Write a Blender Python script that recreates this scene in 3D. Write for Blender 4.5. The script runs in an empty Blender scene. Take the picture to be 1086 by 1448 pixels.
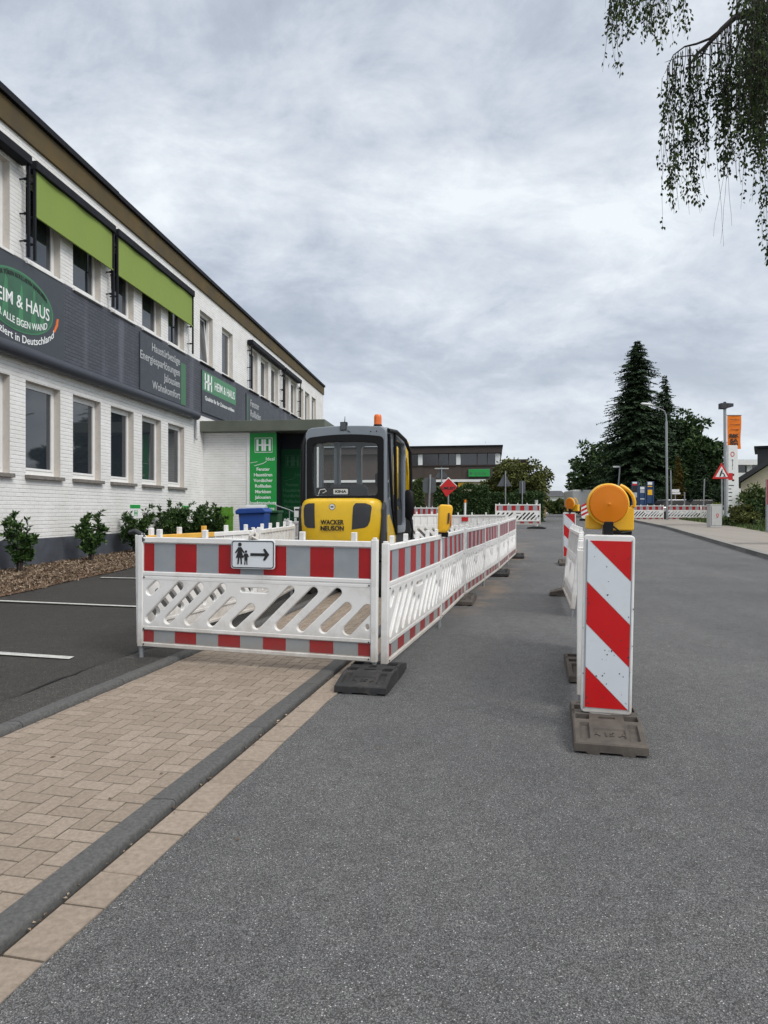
SUN_E, EXPO = 1.5, 0.5
import bpy, bmesh, math, random
from mathutils import Vector, Matrix
random.seed(7)
R = math.radians
SC = bpy.context.scene
COL = SC.collection
F, H = 966.0, 1.3          # focal length in photo pixels, eye height in metres

# ------------------------------------------------------------------ terrain profile
KN = [(-40, 0), (9, 0), (13, .02), (17.5, .09), (24, .26), (32, .46), (45, .60), (60, .70), (100, .80), (900, .8)]
def gz(y):
    if y <= KN[0][0]: return KN[0][1]
    for (a, za), (b, zb) in zip(KN, KN[1:]):
        if y <= b:
            t = (y - a) / (b - a)
            return za + (zb - za) * t
    return KN[-1][1]
def at(px, py, Y):                       # measured image point at a known distance
    return Vector(((px - 543) / F * Y, Y, H - (py - 724 + 2) * Y / F))
def onground(px, Y, dz=0): return Vector(((px - 543) / F * Y, Y, gz(Y) + dz))
def zat(py, Y): return H - (py - 722) * Y / F
def xat(px, Y): return (px - 543) / F * Y

# ------------------------------------------------------------------ materials
def nmat(name):
    m = bpy.data.materials.new(name); m.use_nodes = True
    nt = m.node_tree; nt.nodes.clear()
    out = nt.nodes.new('ShaderNodeOutputMaterial'); b = nt.nodes.new('ShaderNodeBsdfPrincipled')
    nt.links.new(b.outputs[0], out.inputs[0])
    return m, nt, b
def N(nt, typ, **kw):
    n = nt.nodes.new(typ)
    for k, v in kw.items():
        if k in n.inputs: n.inputs[k].default_value = v
        else: setattr(n, k, v)
    return n
def c4(c): return (c[0], c[1], c[2], 1)
def ramp(nt, src, stops, interp='LINEAR'):
    r = nt.nodes.new('ShaderNodeValToRGB'); r.color_ramp.interpolation = interp
    el = r.color_ramp.elements
    while len(el) < len(stops): el.new(.5)
    for e, (p, c) in zip(el, stops):
        e.position = p; e.color = c4(c) if len(c) == 3 else c
    nt.links.new(src, r.inputs[0]); return r.outputs[0]
def mix(nt, fac, a, b, mode='MIX'):
    n = nt.nodes.new('ShaderNodeMix'); n.data_type = 'RGBA'; n.blend_type = mode
    if hasattr(fac, 'is_linked'): nt.links.new(fac, n.inputs[0])
    else: n.inputs[0].default_value = fac
    for i, x in ((6, a), (7, b)):
        if hasattr(x, 'is_linked'): nt.links.new(x, n.inputs[i])
        else: n.inputs[i].default_value = c4(x)
    return n.outputs[2]
def math_(nt, op, a, b=None, c=None):
    n = nt.nodes.new('ShaderNodeMath'); n.operation = op
    for i, x in enumerate((a, b, c)):
        if x is None: continue
        if hasattr(x, 'is_linked'): nt.links.new(x, n.inputs[i])
        else: n.inputs[i].default_value = x
    return n.outputs[0]
def coords(nt, scale=(1, 1, 1), kind='Object'):
    tc = nt.nodes.new('ShaderNodeTexCoord'); mp = nt.nodes.new('ShaderNodeMapping')
    mp.inputs['Scale'].default_value = scale
    nt.links.new(tc.outputs[kind], mp.inputs[0]); return mp.outputs[0]
def noise(nt, vec, scale, detail=4, rough=.55):
    n = N(nt, 'ShaderNodeTexNoise', Scale=scale, Detail=detail, Roughness=rough)
    nt.links.new(vec, n.inputs['Vector']); return n.outputs['Fac']
def bump(nt, b, src, strength=.3, dist=.01):
    n = N(nt, 'ShaderNodeBump', Strength=strength, Distance=dist)
    nt.links.new(src, n.inputs['Height']); nt.links.new(n.outputs[0], b.inputs['Normal'])
def mat(name, col, rough=.5, metal=0, var=.12, vscale=6, dirt=None, dirt_amt=.0, dscale=4, bmp=0, spec=.5, coat=0, rnd=False, low=None):
    m, nt, b = nmat(name)
    v = coords(nt)
    if rnd:                                                   # every copy gets its own stains
        oi = nt.nodes.new('ShaderNodeObjectInfo'); va = N(nt, 'ShaderNodeVectorMath', operation='ADD'); cxx = nt.nodes.new('ShaderNodeCombineXYZ')
        nt.links.new(math_(nt, 'MULTIPLY', oi.outputs['Random'], 40), cxx.inputs[0]); nt.links.new(v, va.inputs[0]); nt.links.new(cxx.outputs[0], va.inputs[1]); v = va.outputs[0]
    f = noise(nt, v, vscale)
    lo = tuple(max(0, x * (1 - var)) for x in col); hi = tuple(min(1, x * (1 + var)) for x in col)
    c = ramp(nt, f, [(.3, lo), (.7, hi)])
    if dirt:
        d = noise(nt, v, dscale, 6, .7)
        fac = ramp(nt, d, [(.52, (0, 0, 0)), (.75, (dirt_amt,) * 3)])
        c = mix(nt, fac, c, dirt)
    if low:                                                   # road splash: mud dried on the lowest part
        s3 = nt.nodes.new('ShaderNodeSeparateXYZ'); nt.links.new(v, s3.inputs[0])
        hgt = math_(nt, 'ADD', s3.outputs[2], math_(nt, 'MULTIPLY', noise(nt, v, 7, 6, .7), .5))
        c = mix(nt, ramp(nt, hgt, [(.34, (.8, .8, .8)), (.62, (0, 0, 0))]), c, low)
    nt.links.new(c, b.inputs['Base Color'])
    rr = ramp(nt, f, [(.3, (rough * .85,) * 3), (.7, (min(1, rough * 1.15),) * 3)])
    nt.links.new(rr, b.inputs['Roughness'])
    b.inputs['Metallic'].default_value = metal
    b.inputs['Specular IOR Level'].default_value = spec
    b.inputs['Coat Weight'].default_value = coat
    if bmp: bump(nt, b, noise(nt, v, vscale * 12, 3), bmp, .004)
    return m

def asphalt(name, dark, light, speck, stains=False, cell=150):
    m, nt, b = nmat(name)
    v = coords(nt)
    vo = N(nt, 'ShaderNodeTexVoronoi', Scale=cell); nt.links.new(v, vo.inputs['Vector'])
    vr = nt.nodes.new('ShaderNodeSeparateColor'); nt.links.new(vo.outputs['Color'], vr.inputs[0])
    base = ramp(nt, vr.outputs[0], [(0, dark), (.55, tuple((a + c) / 2 for a, c in zip(dark, light))), (.9, light), (.98, light), (.99, speck)])
    edge = ramp(nt, vo.outputs['Distance'], [(.15, (1.1, 1.1, 1.1)), (.75, (.36, .36, .36))])
    c = mix(nt, 1, base, edge, 'MULTIPLY')
    big = noise(nt, v, .55, 5)
    c = mix(nt, 1, c, ramp(nt, big, [(.3, (.84, .84, .85)), (.7, (1.14, 1.13, 1.11))]), 'MULTIPLY')
    mid = noise(nt, v, 9, 5, .7)
    c = mix(nt, 1, c, ramp(nt, mid, [(.3, (.84, .84, .84)), (.7, (1.16, 1.16, 1.16))]), 'MULTIPLY')
    if stains:
        mpw = N(nt, 'ShaderNodeMapping'); mpw.inputs['Rotation'].default_value = (0, 0, math.atan(.22)); mpw.inputs['Scale'].default_value = (1.1, .05, 1); nt.links.new(v, mpw.inputs[0])
        c = mix(nt, 1, c, ramp(nt, noise(nt, mpw.outputs[0], 1.0, 4, .6), [(.3, (.90, .90, .905)), (.7, (1.09, 1.085, 1.075))]), 'MULTIPLY')   # wheel tracks
        c = mix(nt, ramp(nt, noise(nt, v, .8, 2, .4), [(.66, (0, 0, 0)), (.74, (.28, .28, .28))]), c, (.05, .05, .05))                              # old oil stains
        sx = nt.nodes.new('ShaderNodeSeparateXYZ'); nt.links.new(v, sx.inputs[0])
        off = math_(nt, 'MULTIPLY_ADD', sx.outputs[1], -.255, sx.outputs[0])      # distance from the barrier row
        band = ramp(nt, math_(nt, 'ABSOLUTE', math_(nt, 'ADD', off, 1.2)), [(.15, (1, 1, 1)), (.55, (0, 0, 0))])
        far = ramp(nt, math_(nt, 'MULTIPLY', sx.outputs[1], .03), [(.24, (0, 0, 0)), (.29, (1, 1, 1)), (.62, (1, 1, 1)), (.75, (0, 0, 0))])
        blot = ramp(nt, noise(nt, v, 1.3, 6, .65), [(.47, (0, 0, 0)), (.66, (1, 1, 1))])
        fac = mix(nt, 1, mix(nt, 1, band, far, 'MULTIPLY'), blot, 'MULTIPLY')
        c = mix(nt, mix(nt, 1, fac, (.6, .6, .6), 'MULTIPLY'), c, (.27, .19, .12))
    nt.links.new(c, b.inputs['Base Color'])
    b.inputs['Roughness'].default_value = .82
    b.inputs['Specular IOR Level'].default_value = .35
    bump(nt, b, vo.outputs['Distance'], .55, .004)
    return m

def brick_mat(name, c1, c2, mortar, axis='y', bw=.25, bh=.0833, streak=None, mort=.012, bs=.5, course=0):
    m, nt, b = nmat(name)
    tc = nt.nodes.new('ShaderNodeTexCoord'); sx = nt.nodes.new('ShaderNodeSeparateXYZ'); cx = nt.nodes.new('ShaderNodeCombineXYZ')
    nt.links.new(tc.outputs['Object'], sx.inputs[0])
    nt.links.new(sx.outputs[0 if axis == 'x' else 1], cx.inputs[0]); nt.links.new(sx.outputs[2], cx.inputs[1])
    wob = N(nt, 'ShaderNodeTexNoise', Scale=9.0); nt.links.new(cx.outputs[0], wob.inputs['Vector'])
    vv = N(nt, 'ShaderNodeVectorMath', operation='MULTIPLY_ADD'); nt.links.new(wob.outputs['Color'], vv.inputs[0])
    vv.inputs[1].default_value = (.012, .012, 0); nt.links.new(cx.outputs[0], vv.inputs[2])
    br = N(nt, 'ShaderNodeTexBrick'); nt.links.new(vv.outputs[0], br.inputs['Vector'])
    br.inputs['Color1'].default_value = c4(c1); br.inputs['Color2'].default_value = c4(c2); br.inputs['Mortar'].default_value = c4(mortar)
    br.inputs['Scale'].default_value = 1; br.inputs['Mortar Size'].default_value = mort; br.inputs['Mortar Smooth'].default_value = .4
    br.inputs['Brick Width'].default_value = bw; br.inputs['Row Height'].default_value = bh
    c = br.outputs['Color']
    if course:                                                        # open bed joints show more than the painted-over upright ones
        s2 = nt.nodes.new('ShaderNodeSeparateXYZ'); nt.links.new(vv.outputs[0], s2.inputs[0])
        fr_ = math_(nt, 'FRACT', math_(nt, 'DIVIDE', s2.outputs[1], bh))
        ln = ramp(nt, math_(nt, 'ABSOLUTE', math_(nt, 'SUBTRACT', fr_, .04)), [(.05, (1, 1, 1)), (.14, (0, 0, 0))])
        mp2 = N(nt, 'ShaderNodeMapping'); mp2.inputs['Scale'].default_value = (1, 5, 1); nt.links.new(cx.outputs[0], mp2.inputs[0])
        ln = mix(nt, 1, ln, ramp(nt, noise(nt, mp2.outputs[0], 3.2, 4, .6), [(.36, (0, 0, 0)), (.62, (course,) * 3)]), 'MULTIPLY')
        c = mix(nt, ln, c, (.36, .355, .34))
    f = noise(nt, cx.outputs[0], 1.2, 6, .65)
    c = mix(nt, 1, c, ramp(nt, f, [(.3, (.9, .89, .87)), (.65, (1.04, 1.04, 1.04))]), 'MULTIPLY')
    if streak:                                                        # rain streaks, weathered into the paint
        mp = N(nt, 'ShaderNodeMapping'); mp.inputs['Scale'].default_value = (1.1, .05, 1); nt.links.new(cx.outputs[0], mp.inputs[0])
        s = ramp(nt, noise(nt, mp.outputs[0], 1.6, 3), [(.52, (0, 0, 0)), (.66, (.55, .55, .55))])
        c = mix(nt, s, c, streak)
    nt.links.new(c, b.inputs['Base Color']); b.inputs['Roughness'].default_value = .6
    h = math_(nt, 'ADD', math_(nt, 'MULTIPLY', br.outputs['Fac'], -1), math_(nt, 'MULTIPLY', noise(nt, cx.outputs[0], 40, 4), .5))
    bump(nt, b, h, bs, .012)
    return m

def island_mat(name, stops, rough=.8, extra=None, trans=0, bmp=0, nscale=30):
    m, nt, b = nmat(name)
    g = nt.nodes.new('ShaderNodeNewGeometry')
    c = ramp(nt, g.outputs['Random Per Island'], stops)
    if extra:
        f = noise(nt, coords(nt), nscale, 5, .7)
        c = mix(nt, 1, c, ramp(nt, f, [(.3, (1 - extra,) * 3), (.7, (1 + extra * .6,) * 3)]), 'MULTIPLY')
        if bmp: bump(nt, b, f, bmp, .006)
    nt.links.new(c, b.inputs['Base Color']); b.inputs['Roughness'].default_value = rough
    b.inputs['Specular IOR Level'].default_value = .3
    if trans:
        t = nt.nodes.new('ShaderNodeBsdfTranslucent'); nt.links.new(c, t.inputs[0])
        mx = nt.nodes.new('ShaderNodeMixShader'); mx.inputs[0].default_value = trans
        out = [n for n in nt.nodes if n.type == 'OUTPUT_MATERIAL'][0]
        nt.links.new(b.outputs[0], mx.inputs[1]); nt.links.new(t.outputs[0], mx.inputs[2]); nt.links.new(mx.outputs[0], out.inputs[0])
    return m

def glass_dark(name, col=(.022, .028, .036), rough=.03):
    m, nt, b = nmat(name)
    b.inputs['Base Color'].default_value = c4(col); b.inputs['Roughness'].default_value = rough
    b.inputs['IOR'].default_value = 1.9
    bump(nt, b, noise(nt, coords(nt), .9, 2), .06, .05)
    return m
def glass_clear(name, tint=(.95, .97, .97)):
    m, nt, b = nmat(name)
    out = [n for n in nt.nodes if n.type == 'OUTPUT_MATERIAL'][0]; nt.nodes.remove(b)
    t = N(nt, 'ShaderNodeBsdfTransparent'); t.inputs[0].default_value = c4(tint)
    g = N(nt, 'ShaderNodeBsdfGlossy'); g.inputs['Roughness'].default_value = .03
    fr = N(nt, 'ShaderNodeLayerWeight', Blend=.5)
    mx = nt.nodes.new('ShaderNodeMixShader')
    nt.links.new(math_(nt, 'MULTIPLY_ADD', math_(nt, 'POWER', fr.outputs['Facing'], 4), .8, .05), mx.inputs[0]); nt.links.new(t.outputs[0], mx.inputs[1]); nt.links.new(g.outputs[0], mx.inputs[2])
    nt.links.new(mx.outputs[0], out.inputs[0]); return m

M = {}
M['road'] = asphalt('road_asphalt', (.072, .073, .0745), (.215, .217, .219), (.5, .5, .5), True, 250)
M['lot'] = asphalt('lot_asphalt', (.030, .027, .024), (.072, .067, .061), (.13, .125, .12), False, 150)
M['lot2'] = asphalt('lot_edge_asphalt', (.038, .035, .032), (.09, .085, .078), (.18, .175, .17), False, 140)
M['paver'] = island_mat('tan_paver', [(0, (.232, .190, .150)), (.5, (.255, .209, .166)), (1, (.285, .235, .188))], .85, .25, 0, .35, 60)
M['joint'] = mat('joint_sand', (.03, .024, .017), .95, 0, .3, 40)
M['gutter'] = island_mat('gutter_stone', [(0, (.24, .196, .155)), (1, (.285, .235, .188))], .85, .25, 0, .3, 40)
M['kerb'] = island_mat('dark_kerb', [(0, (.083, .083, .082)), (1, (.10, .10, .098))], .75, .4, 0, .35, 55)
M['kerb_grey'] = island_mat('grey_kerb', [(0, (.17, .17, .165)), (1, (.24, .235, .225))], .85, .2)
M['pave'] = brick_mat('pavement_slabs', (.225, .20, .17), (.255, .228, .195), (.13, .115, .095), 'x', .3, .3)
M['soil'] = mat('ground_soil', (.11, .12, .06), .95, 0, .4, 3)
M['line'] = mat('line_paint', (.46, .46, .44), .7, 0, .12, 30, (.12, .12, .12), .75, 18)
M['mulch'] = island_mat('bark_mulch', [(0, (.06, .041, .028)), (.5, (.18, .13, .088)), (1, (.37, .295, .22))], .95)
M['mulchbed'] = mat('mulch_base', (.12, .07, .04), .95, 0, .5, 25, bmp=.6)
M['grass'] = mat('grass', (.10, .13, .045), .95, 0, .4, 4)
M['wbrick'] = brick_mat('white_brick', (.82, .82, .81), (.78, .78, .77), (.755, .755, .745), 'y', course=.8)
M['wbrickx'] = brick_mat('white_brick_side', (.82, .82, .81), (.78, .78, .77), (.755, .755, .745), 'x', course=.6)
M['dbrick'] = brick_mat('dark_brick', (.058, .064, .082), (.074, .08, .1), (.045, .05, .065), 'y', streak=(.15, .158, .19), bs=.7)
M['plinth'] = mat('plinth_paint', (.068, .077, .095), .7, 0, .2, 2.5, (.13, .14, .155), .6, 2)
M['fascia'] = mat('fascia_rust', (.082, .055, .016), .75, 0, .35, 1.2, (.045, .036, .014), .7, 2.2)
M['anthra'] = mat('anthracite_metal', (.011, .012, .016), .6, 0, .1, spec=.15)
M['pipe'] = mat('cassette_metal', (.045, .05, .064), .45, 0, .08, spec=.3)
M['reveal'] = mat('reveal_render', (.58, .545, .5), .8, 0, .1, 5, (.3, .24, .18), .5, 5)
M['white'] = mat('white_plastic_frame', (.78, .78, .77), .4, 0, .04)
M['sill'] = mat('stone_sill', (.19, .175, .16), .85, 0, .25, 12, (.1, .085, .07), .7)
M['glass'] = glass_dark('window_glass')
M['curtain'] = mat('curtain', (.22, .22, .21), .9, 0, .15, 8)
M['awning'] = mat('green_fabric', (.215, .295, .062), .85, 0, .05, 30)
M['board'] = mat('sign_board_slate', (.045, .052, .066), .5, 0, .06)
M['sgreen'] = mat('sign_green', (.012, .30, .055), .45, 0, .06)
M['sgreen2'] = mat('sign_green_dull', (.03, .115, .06), .4, 0, .25, 2.5)
M['sgreen3'] = mat('sign_green_light', (.045, .20, .085), .4, 0, .15, 2.5)
M['sgreend'] = mat('sign_green_pale', (.05, .16, .075), .5, 0, .1)
M['lettering'] = mat('white_lettering', (.8, .82, .82), .5, 0, .03)
M['letdark'] = mat('dark_lettering', (.012, .012, .012), .5, 0, .03)
M['letgrey'] = mat('grey_lettering', (.42, .44, .45), .5, 0, .03)
M['sgreen_shade'] = mat('sign_green_shaded', (.003, .045, .014), .4, 0, .05, spec=.12)  # dark copy of the sign green, recess shade and reflection painted into the colour
M['letter_shade'] = mat('shaded_lettering', (.03, .085, .045), .5, spec=.1)  # sign lettering darkened to match, shade put into its colour
M['canopy'] = mat('canopy_metal', (.105, .118, .095), .55, 0, .12, 2)
M['orange'] = mat('orange_fleck', (.75, .16, .02), .5)
M['barrier'] = mat('barrier_plastic', (.75, .745, .73), .42, 0, .05, 3, (.42, .38, .32), .5, 5, rnd=True, low=(.42, .38, .33))
M['red'] = mat('red_sheeting', (.34, .003, .006), .42, 0, .1, 8, (.24, .02, .02), .3, 9, rnd=True, low=(.22, .05, .045))
M['greysheet'] = mat('grey_sheeting', (.27, .30, .325), .5, 0, .06, 8, (.36, .35, .33), .5, 6, rnd=True, low=(.27, .255, .23))
M['bred'] = mat('beacon_red', (.56, .004, .006), .4, 0, .06, 5, (.42, .03, .02), .45, 4)
M['bwhite'] = mat('beacon_white', (.66, .70, .74), .4, 0, .04, 4, (.5, .52, .53), .5, 4)
M['galv'] = mat('galvanised_steel', (.33, .345, .36), .45, .6, .12, 8)
M['rubber'] = mat('recycled_rubber', (.032, .032, .033), .8, 0, .3, 14, (.085, .075, .066), .65, 9, bmp=.5, spec=.25)
M['rubberd'] = mat('dusty_rubber', (.075, .064, .054), .9, 0, .3, 14, (.14, .12, .10), .7, 6, bmp=.5)
M['yel'] = mat('yellow_paint', (.80, .50, .010), .35, 0, .04, 3, (.46, .31, .06), .45, 4, coat=.2)
M['yelp'] = mat('yellow_plastic', (.80, .43, .012), .4, 0, .05, 5, (.5, .3, .05), .4, 8)
M['amber'] = mat('amber_lens', (.86, .27, .003), .35, 0, .05, 5, spec=.3)
_b = [n for n in M['amber'].node_tree.nodes if n.type == 'BSDF_PRINCIPLED'][0]; _b.inputs['Transmission Weight'].default_value = .35; _b.inputs['Subsurface Weight'].default_value = .3; _b.inputs['Subsurface Radius'].default_value = (.02, .01, .002)
M['ambero'] = mat('orange_lens', (.85, .16, .01), .25, 0, .05, 5, coat=.6)
M['smear'] = mat('yellow_smear', (.72, .40, .06), .6, 0, .1, 8)
M['black'] = mat('black_plastic', (.008, .008, .009), .5, 0, .1, spec=.22)
M['cab'] = mat('cab_grey', (.21, .24, .275), .4, 0, .05, 2, coat=.3)
M['dgrey'] = mat('dark_grey_plastic', (.045, .048, .054), .6, 0, .08, bmp=.2, spec=.25)
M['seat'] = mat('seat_fabric', (.07, .07, .075), .9, 0, .15)
M['track'] = mat('track_rubber', (.02, .019, .018), .85, 0, .3, 10, (.11, .085, .06), .6)
M['cglass'] = glass_clear('cab_glass')
M['blue'] = mat('blue_bin_plastic', (.012, .06, .27), .4, 0, .06)
M['dgreen'] = mat('dark_green_plastic', (.01, .06, .02), .5)
M['limewood'] = mat('lime_boards', (.11, .30, .02), .6, 0, .15, 8)
M['brown'] = mat('brown_cladding', (.062, .045, .038), .7, 0, .12, 1.5)
M['brownd'] = mat('brown_fascia', (.04, .03, .027), .7, 0, .12, 1.5)
M['winblack'] = glass_dark('distant_dark_window', (.012, .013, .017), .15)
M['cream'] = mat('cream_render', (.55, .49, .37), .85, 0, .08)
M['rwhite'] = mat('white_render', (.72, .73, .73), .8, 0, .06)
M['roofdark'] = mat('dark_roof', (.03, .031, .035), .6, 0, .15)
M['tan'] = mat('tan_render', (.36, .27, .15), .85, 0, .1)
M['bark'] = mat('bark', (.05, .04, .032), .95, 0, .4, 15, bmp=.6)
M['twig'] = mat('twig', (.012, .009, .007), 1, 0, .3, 15)
M['birchbark'] = mat('birch_bark', (.45, .43, .4), .85, 0, .3, 4, (.05, .045, .04), .9, 5)
M['lf_con'] = island_mat('conifer_needles', [(0, (.014, .031, .014)), (.7, (.035, .066, .028)), (1, (.07, .11, .046))], .8)
M['lf_dark'] = island_mat('dark_leaves', [(0, (.014, .034, .010)), (.7, (.042, .08, .023)), (1, (.08, .13, .035))], .7)
M['lf_mid'] = island_mat('mid_leaves', [(0, (.022, .042, .010)), (.6, (.052, .085, .02)), (1, (.11, .14, .035))], .7)
M['lf_olive'] = island_mat('olive_leaves', [(0, (.03, .042, .008)), (.6, (.075, .09, .018)), (1, (.15, .15, .035))], .7)
M['lf_gold'] = island_mat('golden_leaves', [(0, (.06, .05, .012)), (1, (.2, .15, .03))], .8)
M['lf_shrub'] = island_mat('laurel_leaves', [(0, (.014, .036, .01)), (.6, (.04, .088, .022)), (1, (.09, .155, .04))], .45)
M['lf_lime'] = island_mat('lime_leaves', [(0, (.16, .2, .03)), (1, (.32, .36, .05))], .8)
M['lf_birch'] = island_mat('birch_leaves', [(0, (.011, .022, .006)), (.6, (.030, .053, .012)), (1, (.07, .105, .025))], .75, trans=.22)
M['oflag'] = mat('orange_fabric', (.72, .17, .008), .8, 0, .06)
M['pylon'] = mat('pylon_white', (.7, .71, .71), .5, 0, .05)
M['bluepost'] = mat('blue_post', (.018, .05, .13), .5)
M['cabinet'] = mat('cabinet_grey', (.42, .43, .42), .7, 0, .08)
M['signback'] = mat('sign_back_grey', (.075, .083, .095), .6)
M['signred'] = mat('sign_red', (.50, .01, .012), .45)
M['pink'] = mat('magenta_fabric', (.45, .02, .11), .8)
M['silver'] = mat('silver_paint', (.5, .52, .54), .3, .4)
M['darkcar'] = mat('dark_paint', (.02, .022, .026), .25, 0, .05, coat=.6)
M['tyre'] = mat('tyre', (.015, .015, .015), .8)

# ------------------------------------------------------------------ mesh builder
class MB:
    def __init__(s): s.v, s.f, s.m = [], [], []
    def add(s, vs, fs, mi=0):
        o = len(s.v); s.v += [tuple(p) for p in vs]
        for f in fs: s.f.append([i + o for i in f]); s.m.append(mi)
        return s
    def box(s, x0, x1, y0, y1, z0, z1, mi=0, T=None):
        vs = [(x0, y0, z0), (x1, y0, z0), (x1, y1, z0), (x0, y1, z0), (x0, y0, z1), (x1, y0, z1), (x1, y1, z1), (x0, y1, z1)]
        if T is not None: vs = [T @ Vector(p) for p in vs]
        return s.add(vs, [(0, 3, 2, 1), (4, 5, 6, 7), (0, 1, 5, 4), (1, 2, 6, 5), (2, 3, 7, 6), (3, 0, 4, 7)], mi)
    def tube(s, pts, r, n=8, mi=0, cap=True):
        pts = [Vector(p) for p in pts]; k = len(pts); rs = r if isinstance(r, (list, tuple)) else [r] * k
        rings = []; prev = None
        for i, p in enumerate(pts):
            d = (pts[min(i + 1, k - 1)] - pts[max(i - 1, 0)])
            d = d.normalized() if d.length > 1e-9 else Vector((0, 0, 1))
            if prev is None: a = d.orthogonal().normalized()
            else:
                a = prev - d * prev.dot(d); a = a.normalized() if a.length > 1e-6 else d.orthogonal().normalized()
            prev = a; b = d.cross(a)
            rings.append([p + (a * math.cos(2 * math.pi * j / n) + b * math.sin(2 * math.pi * j / n)) * rs[i] for j in range(n)])
        vs = [q for rg in rings for q in rg]; fs = []
        for i in range(k - 1):
            for j in range(n):
                fs.append((i * n + j, i * n + (j + 1) % n, (i + 1) * n + (j + 1) % n, (i + 1) * n + j))
        if cap: fs.append(tuple(range(n))[::-1]); fs.append(tuple((k - 1) * n + j for j in range(n)))
        return s.add(vs, fs, mi)
    def lathe(s, prof, T=None, n=24, mi=0, cap=True):
        T = T or Matrix(); vs = []; fs = []
        for (r, z) in prof:
            for j in range(n):
                a = 2 * math.pi * j / n; vs.append(T @ Vector((r * math.cos(a), r * math.sin(a), z)))
        for i in range(len(prof) - 1):
            for j in range(n): fs.append((i * n + j, i * n + (j + 1) % n, (i + 1) * n + (j + 1) % n, (i + 1) * n + j))
        if cap: fs.append(tuple(range(n))[::-1]); fs.append(tuple((len(prof) - 1) * n + j for j in range(n)))
        return s.add(vs, fs, mi)
    def prism(s, poly, fn, d0, d1, mi=0):          # 2-D outline, fn(a,b,d) -> 3-D
        n = len(poly); vs = [fn(a, b, d0) for a, b in poly] + [fn(a, b, d1) for a, b in poly]
        fs = [tuple(range(n))[::-1], tuple(range(n, 2 * n))] + [(i, (i + 1) % n, n + (i + 1) % n, n + i) for i in range(n)]
        return s.add(vs, fs, mi)
    def quad(s, a, b, c, d, mi=0): return s.add([a, b, c, d], [(0, 1, 2, 3)], mi)
    def build(s, name, mats, parent=None, bevel=0, smooth=False, seg=2, loc=None):
        me = bpy.data.meshes.new(name); me.from_pydata(s.v, [], s.f); 
        for m_ in (mats if isinstance(mats, (list, tuple)) else [mats]): me.materials.append(m_)
        me.polygons.foreach_set('material_index', s.m); 
        bm = bmesh.new(); bm.from_mesh(me)
        if bevel or len(s.f) < 4000: bmesh.ops.recalc_face_normals(bm, faces=bm.faces)
        if bevel:
            es = [e for e in bm.edges if len(e.link_faces) == 2 and e.calc_face_angle(0) > R(28)]
            bmesh.ops.bevel(bm, geom=es, offset=bevel, segments=seg, profile=.5, affect='EDGES', clamp_overlap=True)
        bm.to_mesh(me); bm.free()
        if smooth:
            me.polygons.foreach_set('use_smooth', [True] * len(me.polygons))
            try: me.set_sharp_from_angle(angle=R(40))
            except Exception: pass
        me.update()
        return link(name, me, parent, loc)
def link(name, me, parent=None, loc=None):
    o = bpy.data.objects.new(name, me); COL.objects.link(o)
    if parent is not None: o.parent = parent
    if loc is not None: o.location = loc
    return o
def thing(name, label, cat, loc=(0, 0, 0), rz=0, group=None, rx=0, ry=0):
    o = bpy.data.objects.new(name, None); COL.objects.link(o); o.empty_display_size = .2
    o.location = loc; o.rotation_euler = (rx, ry, rz)
    return tag(o, label, cat, group)
def tag(o, label=None, cat=None, group=None, kind=None):
    if label: o['label'] = label
    if cat: o['category'] = cat
    if group: o['group'] = group
    if kind: o['kind'] = kind
    return o
def kids(o): return [c for c in bpy.data.objects if c.parent == o]
def dup(root, loc=None, rz=None, label=None, group=None, rx=None, ry=None, scale=None):
    def cp(o, par):
        c = o.copy(); COL.objects.link(c)
        if par is not None: c.parent = par
        for ch in kids_of.get(o.name, []): cp(ch, c)
        return c
    kids_of = {}
    for o in list(bpy.data.objects):
        if o.parent is not None: kids_of.setdefault(o.parent.name, []).append(o)
    r = cp(root, None)
    if loc is not None: r.location = loc
    e = list(r.rotation_euler)
    r.rotation_euler = (rx if rx is not None else 0, ry if ry is not None else 0, rz if rz is not None else e[2])
    if scale: r.scale = scale
    if label: r['label'] = label
    if group: r['group'] = group
    return r
def curve_mesh(splines, extrude, bevel=0, res=2):
    cu = bpy.data.curves.new('outline', 'CURVE'); cu.dimensions = '2D'; cu.fill_mode = 'BOTH'
    cu.extrude = extrude; cu.bevel_depth = bevel; cu.bevel_resolution = res - 1
    for pts in splines:
        sp = cu.splines.new('POLY'); sp.points.add(len(pts) - 1); sp.use_cyclic_u = True
        for p, (a, b) in zip(sp.points, pts): p.co = (a, b, 0, 1)
    return curve_to(cu)
def curve_to(cu):
    o = bpy.data.objects.new('tmp_outline', cu); COL.objects.link(o)
    dg = bpy.context.evaluated_depsgraph_get(); dg.update()
    me = bpy.data.meshes.new_from_object(o.evaluated_get(dg)); me.name = 'outline'
    vs = [v.co.copy() for v in me.vertices]; fs = [tuple(p.vertices) for p in me.polygons]
    bpy.data.objects.remove(o); bpy.data.curves.remove(cu); bpy.data.meshes.remove(me)
    return vs, fs
_tc = {}
def text_geo(body, size, ext=.002, align='CENTER', bold=0, fit=None):
    cu = bpy.data.curves.new('lettering', 'FONT'); cu.body = body; cu.size = size; cu.extrude = ext
    cu.align_x = align; cu.align_y = 'CENTER'; cu.offset = bold; cu.resolution_u = 3
    vs, fs = curve_to(cu)
    if fit:                                # stretch to a given width
        xs = [v.x for v in vs]; w = max(xs) - min(xs); k = fit / w
        for v in vs: v.x *= k
    return vs, fs
def text_on(mb, body, size, T, ext=.002, align='CENTER', bold=0, fit=None, mi=0, warp=None):
    vs, fs = text_geo(body, size, ext, align, bold, fit)
    if warp: vs = [Vector(warp(v)) for v in vs]
    mb.add([T @ v for v in vs], fs, mi)
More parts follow.
